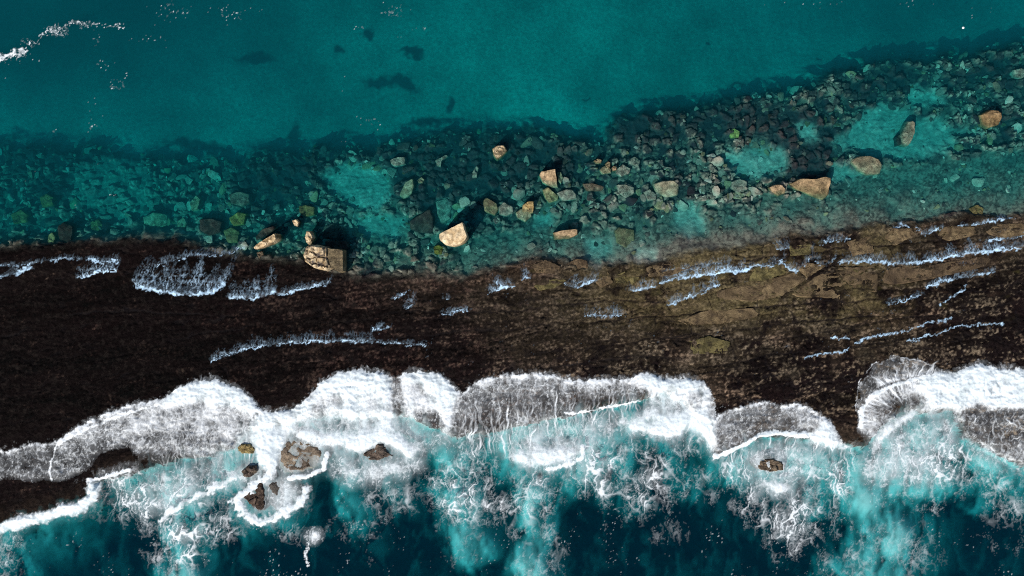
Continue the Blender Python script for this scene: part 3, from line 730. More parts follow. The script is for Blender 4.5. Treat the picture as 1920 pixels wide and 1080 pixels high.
# ------------------------------------------------------------------ rubble: loose angular stones on the lagoon bed
def stone_proto(seed):
    r = np.random.default_rng(seed)
    bm = bmesh.new()
    bmesh.ops.create_icosphere(bm, subdivisions=2, radius=1.0)
    for v in bm.verts:
        co = np.array(v.co)
        for _ in range(1):
            pass
        v.co = Vector(co)
    planes = [(lambda d: d / np.linalg.norm(d))(r.normal(size=3)) for _ in range(11)]
    offs = r.uniform(0.40, 0.66, 11)
    planes[0] = np.array([0.1 * r.normal(), 0.1 * r.normal(), 1.0]); offs[0] = 0.45
    for v in bm.verts:
        co = np.array(v.co)
        for n_, o_ in zip(planes, offs):
            n_ = n_ / np.linalg.norm(n_)
            d = co @ n_
            if d > o_:
                co = co - n_ * (d - o_)
        v.co = Vector(co)
    bmesh.ops.dissolve_degenerate(bm, dist=0.02, edges=bm.edges)
    bmesh.ops.triangulate(bm, faces=bm.faces)
    me = bpy.data.meshes.new("stone"); bm.to_mesh(me); bm.free()
    return me
PROTOS = [stone_proto(300 + k) for k in range(14)]
SP = []
for me in PROTOS:
    v = np.array([tuple(q.co) for q in me.vertices]); f = np.array([tuple(q.vertices) for q in me.polygons])
    SP.append((v, f))
MAT_STONE = rock_material("rubble_stone", rand=True, grain=3.4, bump=0.6, rough=0.75, spread=0.4)
MAT_RUBBLE = rock_material("rubble_bed_stone", attr="Col", grain=3.4, bump=0.6, rough=0.75, spread=0.4)
rs = np.random.default_rng(77)
N = 22000
sx = rs.uniform(-30, 1960, N); sy = rs.uniform(60, 530, N)
q1 = sy - B1(sx); q2 = B2(sx) - sy
dens = fbm(sx / 70, sy / 50, 88, 3)
sand_at = np.zeros(N)
for p in SAND:
    sand_at = np.maximum(sand_at, sstep(-2, 14, poly_sd(sx, sy, p, 30)))
flat_at = np.clip((np.abs(q2 - 35) < 50) * (sx > 840) + (sx > 1600) * (sy + 0.12 * (sx - 1640) > 318), 0, 1)
dk_ = 0.8 * sstep(0.08, 0.40, fbm(sx / 52 + 5, sy / 34, 35, 3) + 0.12 * sstep(400, 250, sy))
for p in DARKBED:
    dk_ = np.maximum(dk_, sstep(-15, 15, poly_sd(sx, sy, p, 30)))
ok = (q1 > 4) & (q2 > 16) & (rs.uniform(0, 1, N) < np.clip(0.50 + 0.9 * dens, 0.08, 1) * (1 - 0.93 * sand_at) * (1 - 0.75 * flat_at) * np.where(sx < 380, 0.6, 1) * (1 - 0.55 * dk_))
core = np.exp(-(((sx - 1130) / 190) ** 2 + ((sy - 360) / 60) ** 2))
size = np.exp(rs.normal(math.log(0.135), 0.58, N)) * (1 + 0.75 * core) * (1 + 0.7 * dens) * np.where(sx < 420, 1.3, 1)
size = np.clip(size, 0.08, 0.55)
ALL_BOULD = [p for p, *_ in SUB]
for p in ALL_BOULD:
    a = np.array(p, float)
    ok &= ~(np.hypot(sx - a[:, 0].mean(), sy - a[:, 1].mean()) < 0.45 * (np.ptp(a[:, 0]) + np.ptp(a[:, 1])) / 2 + 3)
sel = np.where(ok)[0]
sel = sel[np.argsort(-size[sel])]
bx, by = [], []
keepers = []
for i in sel:                                      # do not pile big stones into each other
    if size[i] > 0.22 and keepers:
        kk = np.array(keepers[-1200:])
        if (np.hypot(sx[kk] - sx[i], sy[kk] - sy[i]) < 12 * (size[kk] + size[i])).any():
            continue
    keepers.append(i)
keepers = np.array(keepers)
gz = ground_z(sx[keepers], sy[keepers])
dark_at = dk_
TONES = [("dark", (0.05, 0.05, 0.048)), ("grey", (0.15, 0.152, 0.125)), ("pale", (0.27, 0.265, 0.21)), ("olive", (0.17, 0.17, 0.10)), ("whitish", (0.36, 0.35, 0.29)), ("brownish", (0.14, 0.115, 0.085)), ("black", (0.022, 0.02, 0.024))]
MARKS = [(605, 485, "the large pitted boulder"), (850, 440, "the big bright golden boulder"), (496, 453, "the long pale tilted boulder"), (1030, 333, "the orange-topped square boulder"), (1062, 439, "the low rust-orange slab"), (1520, 350, "the wedge-shaped tan boulder"),
         (1458, 357, "the small orange-capped rock"), (1861, 222, "the rounded rust-brown rock"), (938, 284, "the lone small golden rock"), (990, 390, "the ochre-topped rock"), (1136, 308, "the small orange trio"), (745, 302, "the flat pale block"), (790, 418, "the dark angular boulder"),
         (762, 352, "the tall green-grey boulder"), (1250, 354, "the large pale grey-green boulder"), (1174, 358, "the grey square boulder"), (1628, 310, "the large oval boulder"), (1703, 250, "the upright rock in the sand pool"), (672, 350, "the turquoise sand pocket"), (1420, 298, "the turquoise pocket right of centre"),
         (1376, 250, "the yellow-green stone"), (120, 436, "the black weed-covered boulder"), (284, 414, "the wide pale green boulder"), (394, 424, "the dark brown weedy boulder"), (446, 372, "the speckled grey boulder"), (1919, 136, "the grey boulder at the edge"), (1170, 446, "the square mossy slab"), (76, 374, "the blurred olive boulder"), (25, 404, "the wide blurred green boulder"),
         (205, 340, "the pale left shallows"), (1740, 185, "the sandy notch"), (1512, 250, "the small patch of sand"), (830, 300, "the thin bent pale rock"), (890, 322, "the slim upright grey rock")]
ORD = ["nearest", "second nearest", "third nearest", "fourth nearest", "fifth nearest", "sixth nearest", "seventh nearest", "eighth nearest", "ninth nearest", "tenth nearest"]
SINGLE = []
ZONES = [(-99, 420, "small stone in the dim teal shallows left of the boulders", "stones in the left shallows"),
         (420, 860, "small loose stone in the dark rubble around the golden boulders", "stones in the central left rubble"),
         (860, 1250, "small grey-green stone packed among the central boulders", "stones among the central boulders"),
         (1250, 1560, "small pale stone on the dark bed right of centre", "stones on the dark bed right of centre"),
         (1560, 2100, "small stone on the bed around the big sand pool", "stones around the big sand pool")]
VV, FF, CC = [], [], []; off = 0
PAL = np.array([(0.05, 0.05, 0.048), (0.15, 0.152, 0.125), (0.27, 0.265, 0.21), (0.17, 0.17, 0.10), (0.34, 0.33, 0.28), (0.10, 0.09, 0.08)])
INFRAME = 0
for n_, (i, g) in enumerate(zip(keepers, gz)):
    k = int(rs.integers(len(PROTOS))); rz = rs.uniform(0, 6.28); s = size[i]
    sc3 = (s * rs.uniform(1.1, 1.9), s * rs.uniform(0.9, 1.4), s * rs.uniform(0.32, 0.58))
    tx, ty = rs.normal(0, 0.22, 2)
    z = min(g + sc3[2] * 0.12, -0.10 - sc3[2] * 0.45)
    x, y = to_x(sx[i]), to_y(sy[i])
    if INFRAME < 300 and 0 < sx[i] < 1920:
        INFRAME += 1
        o = link(bpy.data.objects.new("stone", PROTOS[k])); o.location = (x, y, z); o.scale = sc3; o.rotation_euler = (tx, ty, rz)
        tone, rgb = TONES[int(rs.choice(7, p=[.2, .27, .22, .12, .06, .1, .03]))] if dark_at[i] < rs.uniform(0.15, 0.95) else TONES[int(rs.choice([6, 6, 0, 0, 5, 1]))]
        f_ = rs.uniform(0.9, 1.12); o.color = (rgb[0] * f_, rgb[1] * f_, rgb[2] * f_, 1)
        grp = next(g_ for a, b, _, g_ in ZONES if a <= sx[i] < b)
        dd = [math.hypot(sx[i] - m_[0], sy[i] - m_[1]) for m_ in MARKS]; q = int(np.argmin(dd)); dx_, dy_ = sx[i] - MARKS[q][0], sy[i] - MARKS[q][1]
        way = ["right of", "below and right of", "below", "below and left of", "left of", "above and left of", "above", "above and right of"][int(round(math.atan2(dy_, dx_) / (math.pi / 4))) % 8]
        SINGLE.append((o, tone, way, MARKS[q][2], dd[q], grp))
        continue
    v, f = SP[k]
    c, s_ = math.cos(rz), math.sin(rz)
    w = v * sc3
    w = np.stack([w[:, 0] * c - w[:, 1] * s_ + x, w[:, 0] * s_ + w[:, 1] * c + y, w[:, 2] + tx * w[:, 0] + ty * w[:, 1] + z], -1)
    VV.append(w); FF.append(f + off); off += len(v)
    CC.append(np.tile(PAL[rs.integers(len(PAL))] * rs.uniform(0.6, 1.25) * (1 - 0.78 * dark_at[i] * rs.uniform(0.5, 1)), (len(v), 1)))
seen = {}
for o, tone, way, mark, dist, grp in sorted(SINGLE, key=lambda r: r[4]):
    r_ = seen.get((tone, way, mark), 0); seen[(tone, way, mark)] = r_ + 1
    tag(o, f"{ORD[min(r_, 9)]} small {tone} stone {way} {mark}", "stone", grp)
for me in PROTOS:
    me.materials.append(MAT_STONE)
me = mesh_np("rubble", np.concatenate(VV), np.concatenate(FF), np.concatenate(CC), smooth=False)
me.materials.append(MAT_RUBBLE)
tag(link(bpy.data.objects.new("rubble", me)), "mass of smaller broken stones littering the lagoon bed", "rubble", kind="stuff")
print("STONES", len(keepers), "tris", len(me.polygons))

# ------------------------------------------------------------------ foam: coverage worked out on a raster over the reef, then built as a relief sheet
FS = 1.5
fxs = np.arange(-60, 1981, FS); fys = np.arange(-45, 1126, FS)
FX, FY = np.meshgrid(fxs.astype(np.float32), fys.astype(np.float32))
FH, FW = FX.shape
fr = np.random.default_rng(5)
n_f = fbm(FX / 7, FY / 7, 201, 3); n_m = fbm(FX / 26, FY / 26, 202, 4); n_l = fbm(FX / 90, FY / 90, 203, 3)
n_m2 = fbm(FX / 26 + 50, FY / 26, 204, 4); n_f2 = fbm(FX / 7 + 50, FY / 7, 205, 3)
WX = FX + 11 * n_m + 3.0 * n_f; WY = FY + 11 * n_m2 + 3.0 * n_f2
nyq = perlin(FX / 3.1, FY / 3.1, 206)

def splat(x, y, w):
    u = (x + 60) / FS; v = (y + 45) / FS
    ok = (u > 0) & (u < FW - 1.01) & (v > 0) & (v < FH - 1.01)
    u, v, w = u[ok], v[ok], w[ok]
    i = u.astype(int); j = v.astype(int); a = u - i; b = v - j
    out = np.zeros(FH * FW)
    for di, dj, ww in ((0, 0, (1 - a) * (1 - b)), (1, 0, a * (1 - b)), (0, 1, (1 - a) * b), (1, 1, a * b)):
        out += np.bincount((j + dj) * FW + i + di, weights=w * ww, minlength=FH * FW)
    return out.reshape(FH, FW).astype(np.float32)

def streaks(x0, y0, ang, length, wt, wig=0.5, seed=0, fade='tail', steps=None, scale=16.0):
    """many wandering runnels: start points, heading (0 = up the picture), length in pixels"""
    n = len(x0); m = int(steps or max(6, np.max(length) / 0.8))
    X = np.empty((m, n)); Y = np.empty((m, n)); W = np.empty((m, n))
    x, y = x0.astype(float).copy(), y0.astype(float).copy()
    st = length / m
    for k in range(m):
        a = ang + wig * 1.6 * perlin(x / scale, y / scale + 7, 300 + seed) + wig * 0.9 * perlin(x / 5.5, y / 5.5, 301 + seed)
        x = x + np.sin(a) * st; y = y - np.cos(a) * st
        t = k / (m - 1)
        f = (1 - t) ** 0.8 if fade == 'tail' else (np.sin(np.pi * t) ** 0.6 if fade == 'both' else 1.0)
        X[k], Y[k], W[k] = x, y, wt * f * st / 1.1
    return splat(X.ravel(), Y.ravel(), W.ravel())

def resample(pts, n):
    p = np.array(pts, float)
    s = np.concatenate([[0], np.cumsum(np.hypot(*np.diff(p, axis=0).T))])
    t = np.sort(fr.uniform(0, s[-1], n))
    return np.interp(t, s, p[:, 0]), np.interp(t, s, p[:, 1])

def cells(scx, scy, seed, w=0.16, wx=WX, wy=WY):
    a, b, i = worley(wx / scx, wy / scy, seed)
    return 1 - sstep(0, w, b - a), i

net1, _ = cells(27, 40, 401, 0.17, WX + 14 * n_l + 10 * n_m2, WY + 12 * n_m)
net2, _ = cells(12.5, 16, 402, 0.26, WX + 4 * n_f2, WY + 4 * n_f)
net3, _ = cells(5.2, 6.0, 403, 0.30)
bub, _ = cells(4.2, 4.2, 404, 0.45, FX + 2 * n_f, FY + 2 * n_f2)
T_gran = np.clip(0.42 * net3 + 0.30 * (0.5 + 0.75 * n_f) + 0.22 * (0.5 + 0.8 * nyq) + 0.22 * net2, 0, 1)
str_n = fbm(WX / 4.2, WY / 34, 210, 3)
T_str = np.clip(0.5 + 0.75 * str_n + 0.16 * nyq + 0.12 * net2, 0, 1)
T_bill = np.clip(0.56 + 0.30 * n_f + 0.55 * n_m + 0.10 * nyq + 0.50 * fbm(WX / 9, WY / 46, 207, 3), 0, 1)

def thr(T, d, soft=0.45):
    return np.clip((T - (1 - d) + soft * 0.5) / soft, 0, 1)

cov = np.zeros((FH, FW), np.float32)
thick = np.zeros((FH, FW), np.float32)

def paint(pts, dens, tex, edge=9, rag=1.0, h=0.0, soft=0.5, cap=1.0, film=0.0):
    global cov, thick
    sd = poly_sd(FX + rag * (5 * n_m + 5 * n_f), FY + rag * (5 * n_m2 + 5 * n_f2), pts, 50)
    m = sstep(-edge, edge, sd)
    d = dens * m
    v = thr(tex, d, soft) * (d > 0.02) * np.minimum(1, m * 3) * cap
    if film:
        v = np.clip(v * 0.62 + film * 1.25 * m * (0.62 + 0.7 * str_n + 0.7 * n_m), 0, 1)
    cov = np.maximum(cov, v)
    if h:
        thick = np.maximum(thick, h * sstep(-2, 24, sd))

def stroke(pts, width, dens, tex, h=0.0, rag=1.0, soft=0.5):
    global cov, thick
    p = np.array(pts, float); e = width * 2 + 12
    i0 = max(0, int((p[:, 0].min() - e + 60) / FS)); i1 = min(FW, int((p[:, 0].max() + e + 60) / FS) + 2)
    j0 = max(0, int((p[:, 1].min() - e + 45) / FS)); j1 = min(FH, int((p[:, 1].max() + e + 45) / FS) + 2)
    c = (slice(j0, j1), slice(i0, i1))
    d = seg_dist(FX[c] + rag * (4 * n_m[c] + 4 * n_f[c]), FY[c] + rag * (4 * n_m2[c] + 4 * n_f2[c]), pts)
    m = sstep(width * 1.5, width * 0.35, d)
    cov[c] = np.maximum(cov[c], thr(tex[c], dens * m, soft) * np.minimum(1, m * 3))
    if h:
        thick[c] = np.maximum(thick[c], h * sstep(width * 2, 0, d))

# --- density of the surf: veils over rock, white caps, all one field behind a sharp ragged front
WTOP = line([(-80, 850), (0, 844), (60, 832), (116, 824), (130, 814), (160, 795), (200, 775), (250, 757), (292, 749), (322, 738), (334, 726), (352, 717), (385, 711), (420, 715), (450, 727), (474, 744), (490, 768), (512, 772), (545, 765), (562, 758),
             (580, 740), (600, 716), (640, 698), (680, 692), (722, 700), (742, 707), (762, 695), (790, 697), (820, 697), (836, 710), (858, 730), (868, 734), (880, 723), (900, 711), (950, 701), (1000, 698), (1040, 702), (1072, 712), (1100, 713),
             (1130, 708), (1182, 708), (1200, 698), (1222, 700), (1250, 710), (1280, 707), (1312, 712), (1330, 730), (1339, 760), (1341, 784), (1352, 772), (1388, 760), (1430, 751), (1462, 760), (1492, 755), (1522, 765), (1546, 784), (1560, 792), (1568, 812), (1584, 834),
             (1602, 838), (1606, 800), (1610, 720), (1638, 682), (1668, 666), (1725, 676), (1766, 696), (1792, 695), (1815, 685), (1840, 682), (1862, 691), (1980, 691)])
D = np.zeros((FH, FW), np.float32)
def dens(pts, d, e=12, rag=1.0):
    global D
    sd = poly_sd(FX + rag * (9 * n_m + 4 * n_f), FY + rag * (9 * n_m2 + 4 * n_f2), pts, 60)
    D = np.maximum(D, d * sstep(-e, e, sd))
dens([(-80, 830), (0, 830), (118, 812), (108, 850), (96, 893), (60, 900), (0, 895), (-80, 900)], 0.40, 6)
dens([(100, 850), (118, 815), (160, 785), (250, 745), (330, 745), (330, 800), (250, 830), (200, 850), (150, 885), (98, 900)], 0.56, 8)
dens([(290, 740), (420, 735), (480, 770), (486, 830), (440, 852), (400, 862), (330, 850), (250, 843), (230, 800)], 0.70, 14)
dens([(180, 885), (240, 848), (320, 838), (320, 858), (240, 880), (190, 895)], 0.26, 10)
dens([(858, 765), (880, 715), (1000, 690), (1200, 695), (1222, 735), (1190, 756), (1100, 772), (1060, 790), (1000, 802), (930, 803), (900, 832), (868, 836), (850, 800)], 0.46, 12)
dens([(870, 735), (900, 705), (1000, 690), (1100, 700), (1215, 695), (1225, 722), (1100, 732), (1000, 718), (900, 735)], 0.66, 12)
dens([(1060, 768), (1120, 765), (1200, 740), (1196, 752), (1130, 770), (1065, 776)], 0.0, 6)
dens([(1342, 855), (1344, 770), (1385, 755), (1430, 745), (1490, 750), (1540, 772), (1556, 795), (1530, 815), (1480, 816), (1440, 812), (1400, 828)], 0.44, 8)
dens([(1480, 765), (1500, 750), (1540, 772), (1560, 795), (1535, 812), (1500, 808)], 0.62, 14)
dens([(1604, 805), (1608, 770), (1625, 742), (1660, 722), (1700, 712), (1745, 735), (1700, 765), (1660, 800), (1645, 830), (1620, 815)], 0.58, 8)
dens([(1600, 770), (1600, 700), (1636, 672), (1668, 656), (1725, 666), (1775, 698), (1700, 714), (1650, 725), (1620, 752)], 0.22, 6)
dens([(1632, 735), (1645, 705), (1690, 692), (1750, 692), (1765, 702), (1700, 714), (1650, 726)], 0.58, 16)
dens([(1800, 775), (1815, 768), (1860, 763), (1990, 770), (1990, 850), (1860, 845), (1822, 830)], 0.34, 12)
dens([(1812, 820), (1860, 825), (1990, 830), (1990, 890), (1880, 875), (1830, 855)], 0.50, 24)
dens([(516, 850), (530, 832), (546, 820), (590, 830), (612, 850), (600, 880), (560, 895), (516, 895)], 0.40, 8)
dens([(497, 905), (520, 894), (552, 903), (565, 925), (545, 952), (515, 964), (498, 950)], 0.60, 8)
# white caps
dens([(292, 762), (330, 730), (350, 708), (385, 700), (430, 706), (470, 735), (495, 768), (478, 782), (440, 770), (400, 755), (350, 755), (312, 770)], 1.05, 9)
dens([(480, 800), (494, 765), (545, 755), (575, 740), (600, 705), (680, 682), (735, 695), (748, 740), (745, 800), (770, 830), (796, 843), (770, 860), (745, 845), (715, 830),
      (690, 845), (672, 853), (640, 838), (600, 838), (575, 832), (545, 815), (535, 832), (522, 862), (510, 876), (495, 872), (482, 850)], 1.02, 10)
dens([(650, 730), (720, 720), (735, 770), (720, 815), (640, 825), (560, 800), (600, 750)], 0.86, 30)
dens([(744, 715), (765, 685), (820, 688), (842, 710), (868, 737), (855, 770), (852, 805), (842, 830), (828, 790), (800, 770), (770, 790), (755, 770)], 0.92, 10)
dens([(748, 760), (800, 765), (845, 790), (850, 850), (820, 838), (795, 845), (760, 825)], 0.58, 14)
dens([(1188, 695), (1260, 700), (1315, 703), (1336, 735), (1342, 790), (1332, 815), (1300, 798), (1290, 815), (1260, 826), (1210, 816), (1160, 800), (1146, 806), (1162, 785), (1200, 776), (1214, 750)], 0.98, 9)
dens([(1225, 715), (1290, 715), (1320, 745), (1290, 765), (1230, 760)], 0.72, 14)
dens([(1306, 760), (1342, 760), (1343, 858), (1328, 842), (1312, 805)], 1.0, 6)
dens([(1535, 797), (1558, 784), (1568, 812), (1585, 832), (1600, 846), (1560, 842), (1530, 832), (1512, 815)], 0.95, 8)
dens([(1700, 724), (1740, 700), (1790, 690), (1840, 672), (1990, 680), (1990, 772), (1860, 764), (1830, 760), (1803, 770), (1797, 795), (1786, 768), (1760, 772),
      (1720, 782), (1690, 798), (1665, 820), (1640, 852), (1618, 856), (1640, 830), (1660, 795), (1700, 765), (1735, 750)], 1.0, 9)
dens([(942, 858), (985, 836), (1010, 826), (1040, 831), (1070, 834), (1093, 840), (1090, 860), (1060, 874), (1020, 881), (985, 872), (950, 866)], 0.82, 12)
dens([(672, 868), (720, 862), (790, 862), (795, 875), (760, 895), (720, 905), (690, 908), (672, 890)], 0.68, 14)
dens([(1415, 905), (1450, 895), (1490, 905), (1490, 925), (1450, 930), (1420, 920)], 0.88, 16)
dens([(1390, 850), (1440, 830), (1530, 835), (1540, 880), (1500, 905), (1420, 900), (1390, 880)], 0.52, 22)
dens([(575, 1000), (595, 992), (606, 1003), (592, 1016), (578, 1018)], 0.95, 8)
dens([(620, 850), (675, 862), (678, 905), (655, 915), (625, 890)], 0.66, 14)
dens([(430, 865), (500, 880), (480, 905), (430, 910), (405, 900)], 0.62, 12)
dens([(270, 890), (420, 862), (440, 880), (400, 915), (300, 965), (262, 950)], 0.50, 22)
dens([(1640, 850), (1700, 800), (1790, 775), (1795, 830), (1740, 870), (1700, 905), (1650, 900)], 0.52, 18)
dens([(1690, 885), (1760, 880), (1790, 890), (1740, 910), (1700, 905)], 0.62, 16)
dens([(1700, 850), (1625, 860), (1620, 900), (1660, 915)], 0.64, 16)
dens([(930, 805), (1060, 790), (1150, 770), (1200, 780), (1150, 830), (1100, 850), (1000, 830), (940, 850)], 0.48, 18)
for cx, cy, rx, ry, d in ((640, 800, 60, 20, 0.50), (560, 795, 40, 16, 0.34), (700, 770, 22, 40, 0.30), (740, 750, 7, 60, 0.47), (620, 750, 30, 18, 0.34), (400, 742, 60, 7, 0.30), (800, 800, 30, 26, 0.47), (790, 745, 22, 22, 0.27), (1260, 762, 60, 16, 0.43), (1300, 740, 24, 20, 0.27),
                          (1215, 790, 40, 10, 0.27), (1850, 735, 60, 14, 0.24), (1760, 735, 40, 10, 0.20), (1720, 765, 40, 8, 0.27), (1000, 760, 110, 22, 0.27), (900, 795, 40, 28, 0.38), (1140, 756, 60, 9, 0.50), (1440, 795, 70, 24, 0.19), (1685, 762, 34, 24, 0.41), (190, 850, 90, 20, 0.34), (60, 868, 60, 16, 0.14),
                          (1880, 800, 70, 26, 0.16), (380, 830, 60, 18, 0.30), (310, 815, 50, 22, 0.20), (445, 790, 30, 20, 0.16), (570, 860, 26, 18, 0.27), (600, 775, 22, 30, .3), (670, 745, 40, 12, .25), (520, 800, 14, 24, .25), (770, 725, 20, 14, .25), (1240, 735, 22, 16, .3), (1880, 715, 40, 9, .2), (1330, 775, 8, 20, .25), (440, 760, 30, 10, .2), (340, 770, 40, 14, .2)):
    D = D - d * np.exp(-(((WX - cx) / rx) ** 2 + ((WY - cy) / ry) ** 2)) * (D > 0.05)
D = np.maximum(blur(D, 4, 2), 0)
fd = FY + 5.5 * n_f2 + 6 * n_m2 + 1.5 * nyq - WTOP(FX + 5 * n_f + 8 * n_m)           # how far behind the front
front = np.maximum(sstep(-3.0, 3.0, fd), 0.26 * sstep(-14, -2, fd + 10 * n_f + 8 * n_m))
rim = front * sstep(11, 2, fd) * sstep(-0.35, 0.25, n_m + 0.6 * n_f + 0.12)
D = np.where(FX < 1600, np.minimum(D + 0.38 * rim * (D > 0.15), 1.1), np.minimum(D + 0.10 * rim * (D > 0.1), 1.1)) * front
vein1 = sstep(0.20, 0.0, np.abs(perlin((WX + 4 * n_f) / 8.5, WY / 26, 281))); vein2 = sstep(0.24, 0.0, np.abs(perlin((WX + 3 * n_f2) / 4.6, WY / 10, 282)))
T_lace = np.clip(0.40 * vein1 + 0.24 * vein2 + 0.28 * net2 + 0.20 * net1 + 0.06 * (0.5 + 0.8 * n_f) + 0.24 * (0.5 + n_m) - 0.02, 0, 1)
hi = sstep(0.5, 0.85, D)
T_all = T_lace * (1 - hi) + T_bill * hi
cov = np.clip((0.50 + 0.16 * hi) * thr(T_all, D, 0.6) + 0.46 * D * (0.66 + 0.35 * str_n + 0.9 * n_m + 0.5 * n_l + 0.08 * n_f), 0, 1) * sstep(0.03, 0.15, D)
thick = 0.32 * blur(sstep(0.55, 0.95, D), 5, 2)

# --- crest lines
stroke([(1341, 857), (1370, 845), (1400, 831), (1425, 815), (1450, 811), (1480, 814), (1520, 815)], 5, 1.0, T_bill, h=0.25)
stroke([(1612, 800), (1614, 768), (1632, 742), (1662, 725), (1700, 714), (1750, 702)], 4.0, 0.85, T_bill, h=0.2)
stroke([(-60, 1000), (0, 990), (60, 973), (110, 960), (155, 950), (172, 930), (178, 912)], 11, 0.88, T_bill, h=0.3, rag=2.2, soft=0.8)
stroke([(168, 900), (190, 896), (210, 889), (245, 880)], 3.5, 0.95, T_bill, h=0.15)
stroke([(100, 900), (97, 880), (101, 855), (112, 832)], 1.8, 0.75, T_bill)
stroke([(112, 832), (160, 806), (210, 784), (260, 768), (300, 758)], 3.2, 0.75, T_bill, h=0.15)
stroke([(487, 775), (497, 820), (512, 868), (503, 893), (470, 915), (440, 938), (455, 962), (485, 980), (520, 968), (560, 945), (572, 920)], 9, 0.82, T_bill, h=0.2, rag=2.2, soft=0.8)
stroke([(497, 800), (500, 860)], 20, 0.95, T_bill, h=0.4)
stroke([(613, 852), (606, 880), (575, 893), (540, 897)], 4.5, 0.85, T_bill, h=0.2)
stroke([(436, 898), (400, 915), (365, 932), (335, 948), (302, 972)], 7, 0.72, T_bill, h=0.1, rag=2.4, soft=0.8)
stroke([(1060, 774), (1100, 772), (1140, 763), (1200, 752)], 2.0, 0.75, T_bill)
stroke([(1093, 838), (1092, 858), (1068, 872), (1030, 880)], 4.5, 0.85, T_bill, h=0.2)
stroke([(578, 1018), (572, 1040), (577, 1060)], 3, 0.5, T_gran)

# --- runnels of white water over the veils
def runs(poly, n, ang, ln, wt, wig, seed, spread=0.15, fade='both'):
    global cov
    p = np.array(poly, float)
    x = fr.uniform(p[:, 0].min(), p[:, 0].max(), n * 3); y = fr.uniform(p[:, 1].min(), p[:, 1].max(), n * 3)
    k = np.where(inside(x, y, poly))[0][:n]
    r = streaks(x[k], y[k], ang + fr.normal(0, spread, len(k)), fr.uniform(0.5, 1.2, len(k)) * ln, fr.uniform(0.3, 1, len(k)) * wt, wig, seed, fade)
    cov = np.maximum(cov, np.clip(r, 0, 1))
runs([(870, 735), (1200, 705), (1215, 745), (1060, 790), (930, 810), (870, 840)], 162, math.pi, 46, 0.35, 0.5, 1)
runs([(300, 760), (480, 780), (480, 850), (300, 860)], 205, math.pi, 40, 0.30, 0.45, 2)
runs([(1800, 770), (1975, 770), (1975, 880), (1830, 850)], 72, math.pi, 34, 0.41, 1.2, 9)
runs([(1535, 800), (1565, 800), (1590, 840), (1530, 835)], 36, math.pi * 1.1, 30, 0.41, 0.4, 13)
runs([(862, 790), (1060, 765), (1200, 730), (1205, 765), (1060, 800), (900, 840)], 150, math.pi, 40, 0.55, 0.6, 21)
runs([(1345, 850), (1440, 812), (1560, 820), (1560, 845), (1440, 835), (1360, 870)], 70, math.pi, 26, 0.5, 0.6, 22)
# fan of the right-hand wash
fx_, fy_ = resample([(1612, 800), (1614, 768), (1632, 742), (1662, 725), (1700, 714), (1745, 705)], 260)
ca = np.arctan2(1725 - fx_, -(800 - fy_))
cov = np.maximum(cov, np.clip(streaks(fx_, fy_, ca, fr.uniform(15, 50, 260), fr.uniform(0.05, 0.34, 260), 0.25, 14), 0, 1))
fx_, fy_ = resample([(1640, 726), (1662, 718), (1700, 708), (1745, 700)], 120)
cov = np.maximum(cov, np.clip(streaks(fx_, fy_, np.arctan2(fx_ - 1690, 60.0), fr.uniform(8, 34, 120), fr.uniform(0.1, 0.4, 120), 0.6, 15), 0, 1))
stroke([(1603, 770), (1606, 740), (1610, 710), (1636, 682), (1668, 666), (1725, 676), (1768, 698)], 1.0, 0.35, T_bill, rag=0.6)

# --- filament lace on the open sea
ND = np.zeros((FH, FW), np.float32)
for pts, d, e in (
        ([(180, 905), (300, 880), (440, 860), (440, 990), (330, 1060), (240, 960)], 0.75, 40), ([(180, 910), (260, 900), (230, 960), (120, 1000)], 0.35, 30),
        ([(420, 930), (580, 940), (560, 1020), (440, 1000)], 0.45, 30), ([(620, 880), (800, 880), (780, 960), (640, 960)], 0.35, 40),
        ([(790, 820), (960, 860), (960, 960), (860, 990), (800, 900)], 0.65, 36), ([(930, 820), (1200, 800), (1180, 930), (960, 930)], 0.75, 36),
        ([(960, 930), (1050, 930), (1060, 1090), (960, 1090)], 0.42, 36), ([(1150, 830), (1330, 810), (1340, 930), (1180, 960)], 0.65, 30),
        ([(1340, 860), (1600, 850), (1570, 1000), (1480, 1040), (1400, 960)], 0.80, 36), ([(1540, 900), (1620, 930), (1580, 1060), (1500, 1060)], 0.35, 40),
        ([(1620, 850), (1800, 790), (1830, 900), (1760, 960), (1640, 940)], 0.70, 36), ([(1820, 850), (1980, 870), (1980, 960), (1860, 1000)], 0.45, 36),
        ([(-60, 1000), (30, 1000), (40, 1080), (20, 1130), (-60, 1130)], 0.6, 24), ([(1100, 900), (1250, 900), (1230, 980), (1120, 980)], 0.40, 40),
        ([(630, 960), (740, 960), (700, 1060), (620, 1000)], 0.35, 40), ([(260, 960), (400, 960), (380, 1130), (280, 1130)], 0.4, 36), ([(820, 950), (920, 950), (900, 1060), (840, 1060)], 0.3, 36), ([(1540, 940), (1780, 940), (1760, 1130), (1560, 1130)], 0.3, 40), ([(1200, 920), (1320, 920), (1300, 1010), (1220, 1010)], 0.3, 36), ([(1840, 940), (1980, 940), (1980, 1060), (1860, 1040)], 0.3, 36), ([(1460, 960), (1560, 960), (1540, 1040), (1470, 1060)], 0.4, 30)):
    ND = np.maximum(ND, d * sstep(-e * 1.5, e, poly_sd(WX, WY, pts, 70)))
ND = ND * np.clip(0.75 + 0.9 * n_l + 0.55 * n_m, 0, 1.2)
SX = FX + 16 * n_m + 16 * n_l; SY = FY + 16 * n_m2 + 10 * fbm(FX / 90 + 31, FY / 90, 208, 2)
def thread(v, w, wn):                                   # a line of uneven width along the zero set of a noise
    return sstep(1.0, 0.1, np.abs(v) / (w * np.clip(1 + 1.2 * wn, 0.35, 2.2)))
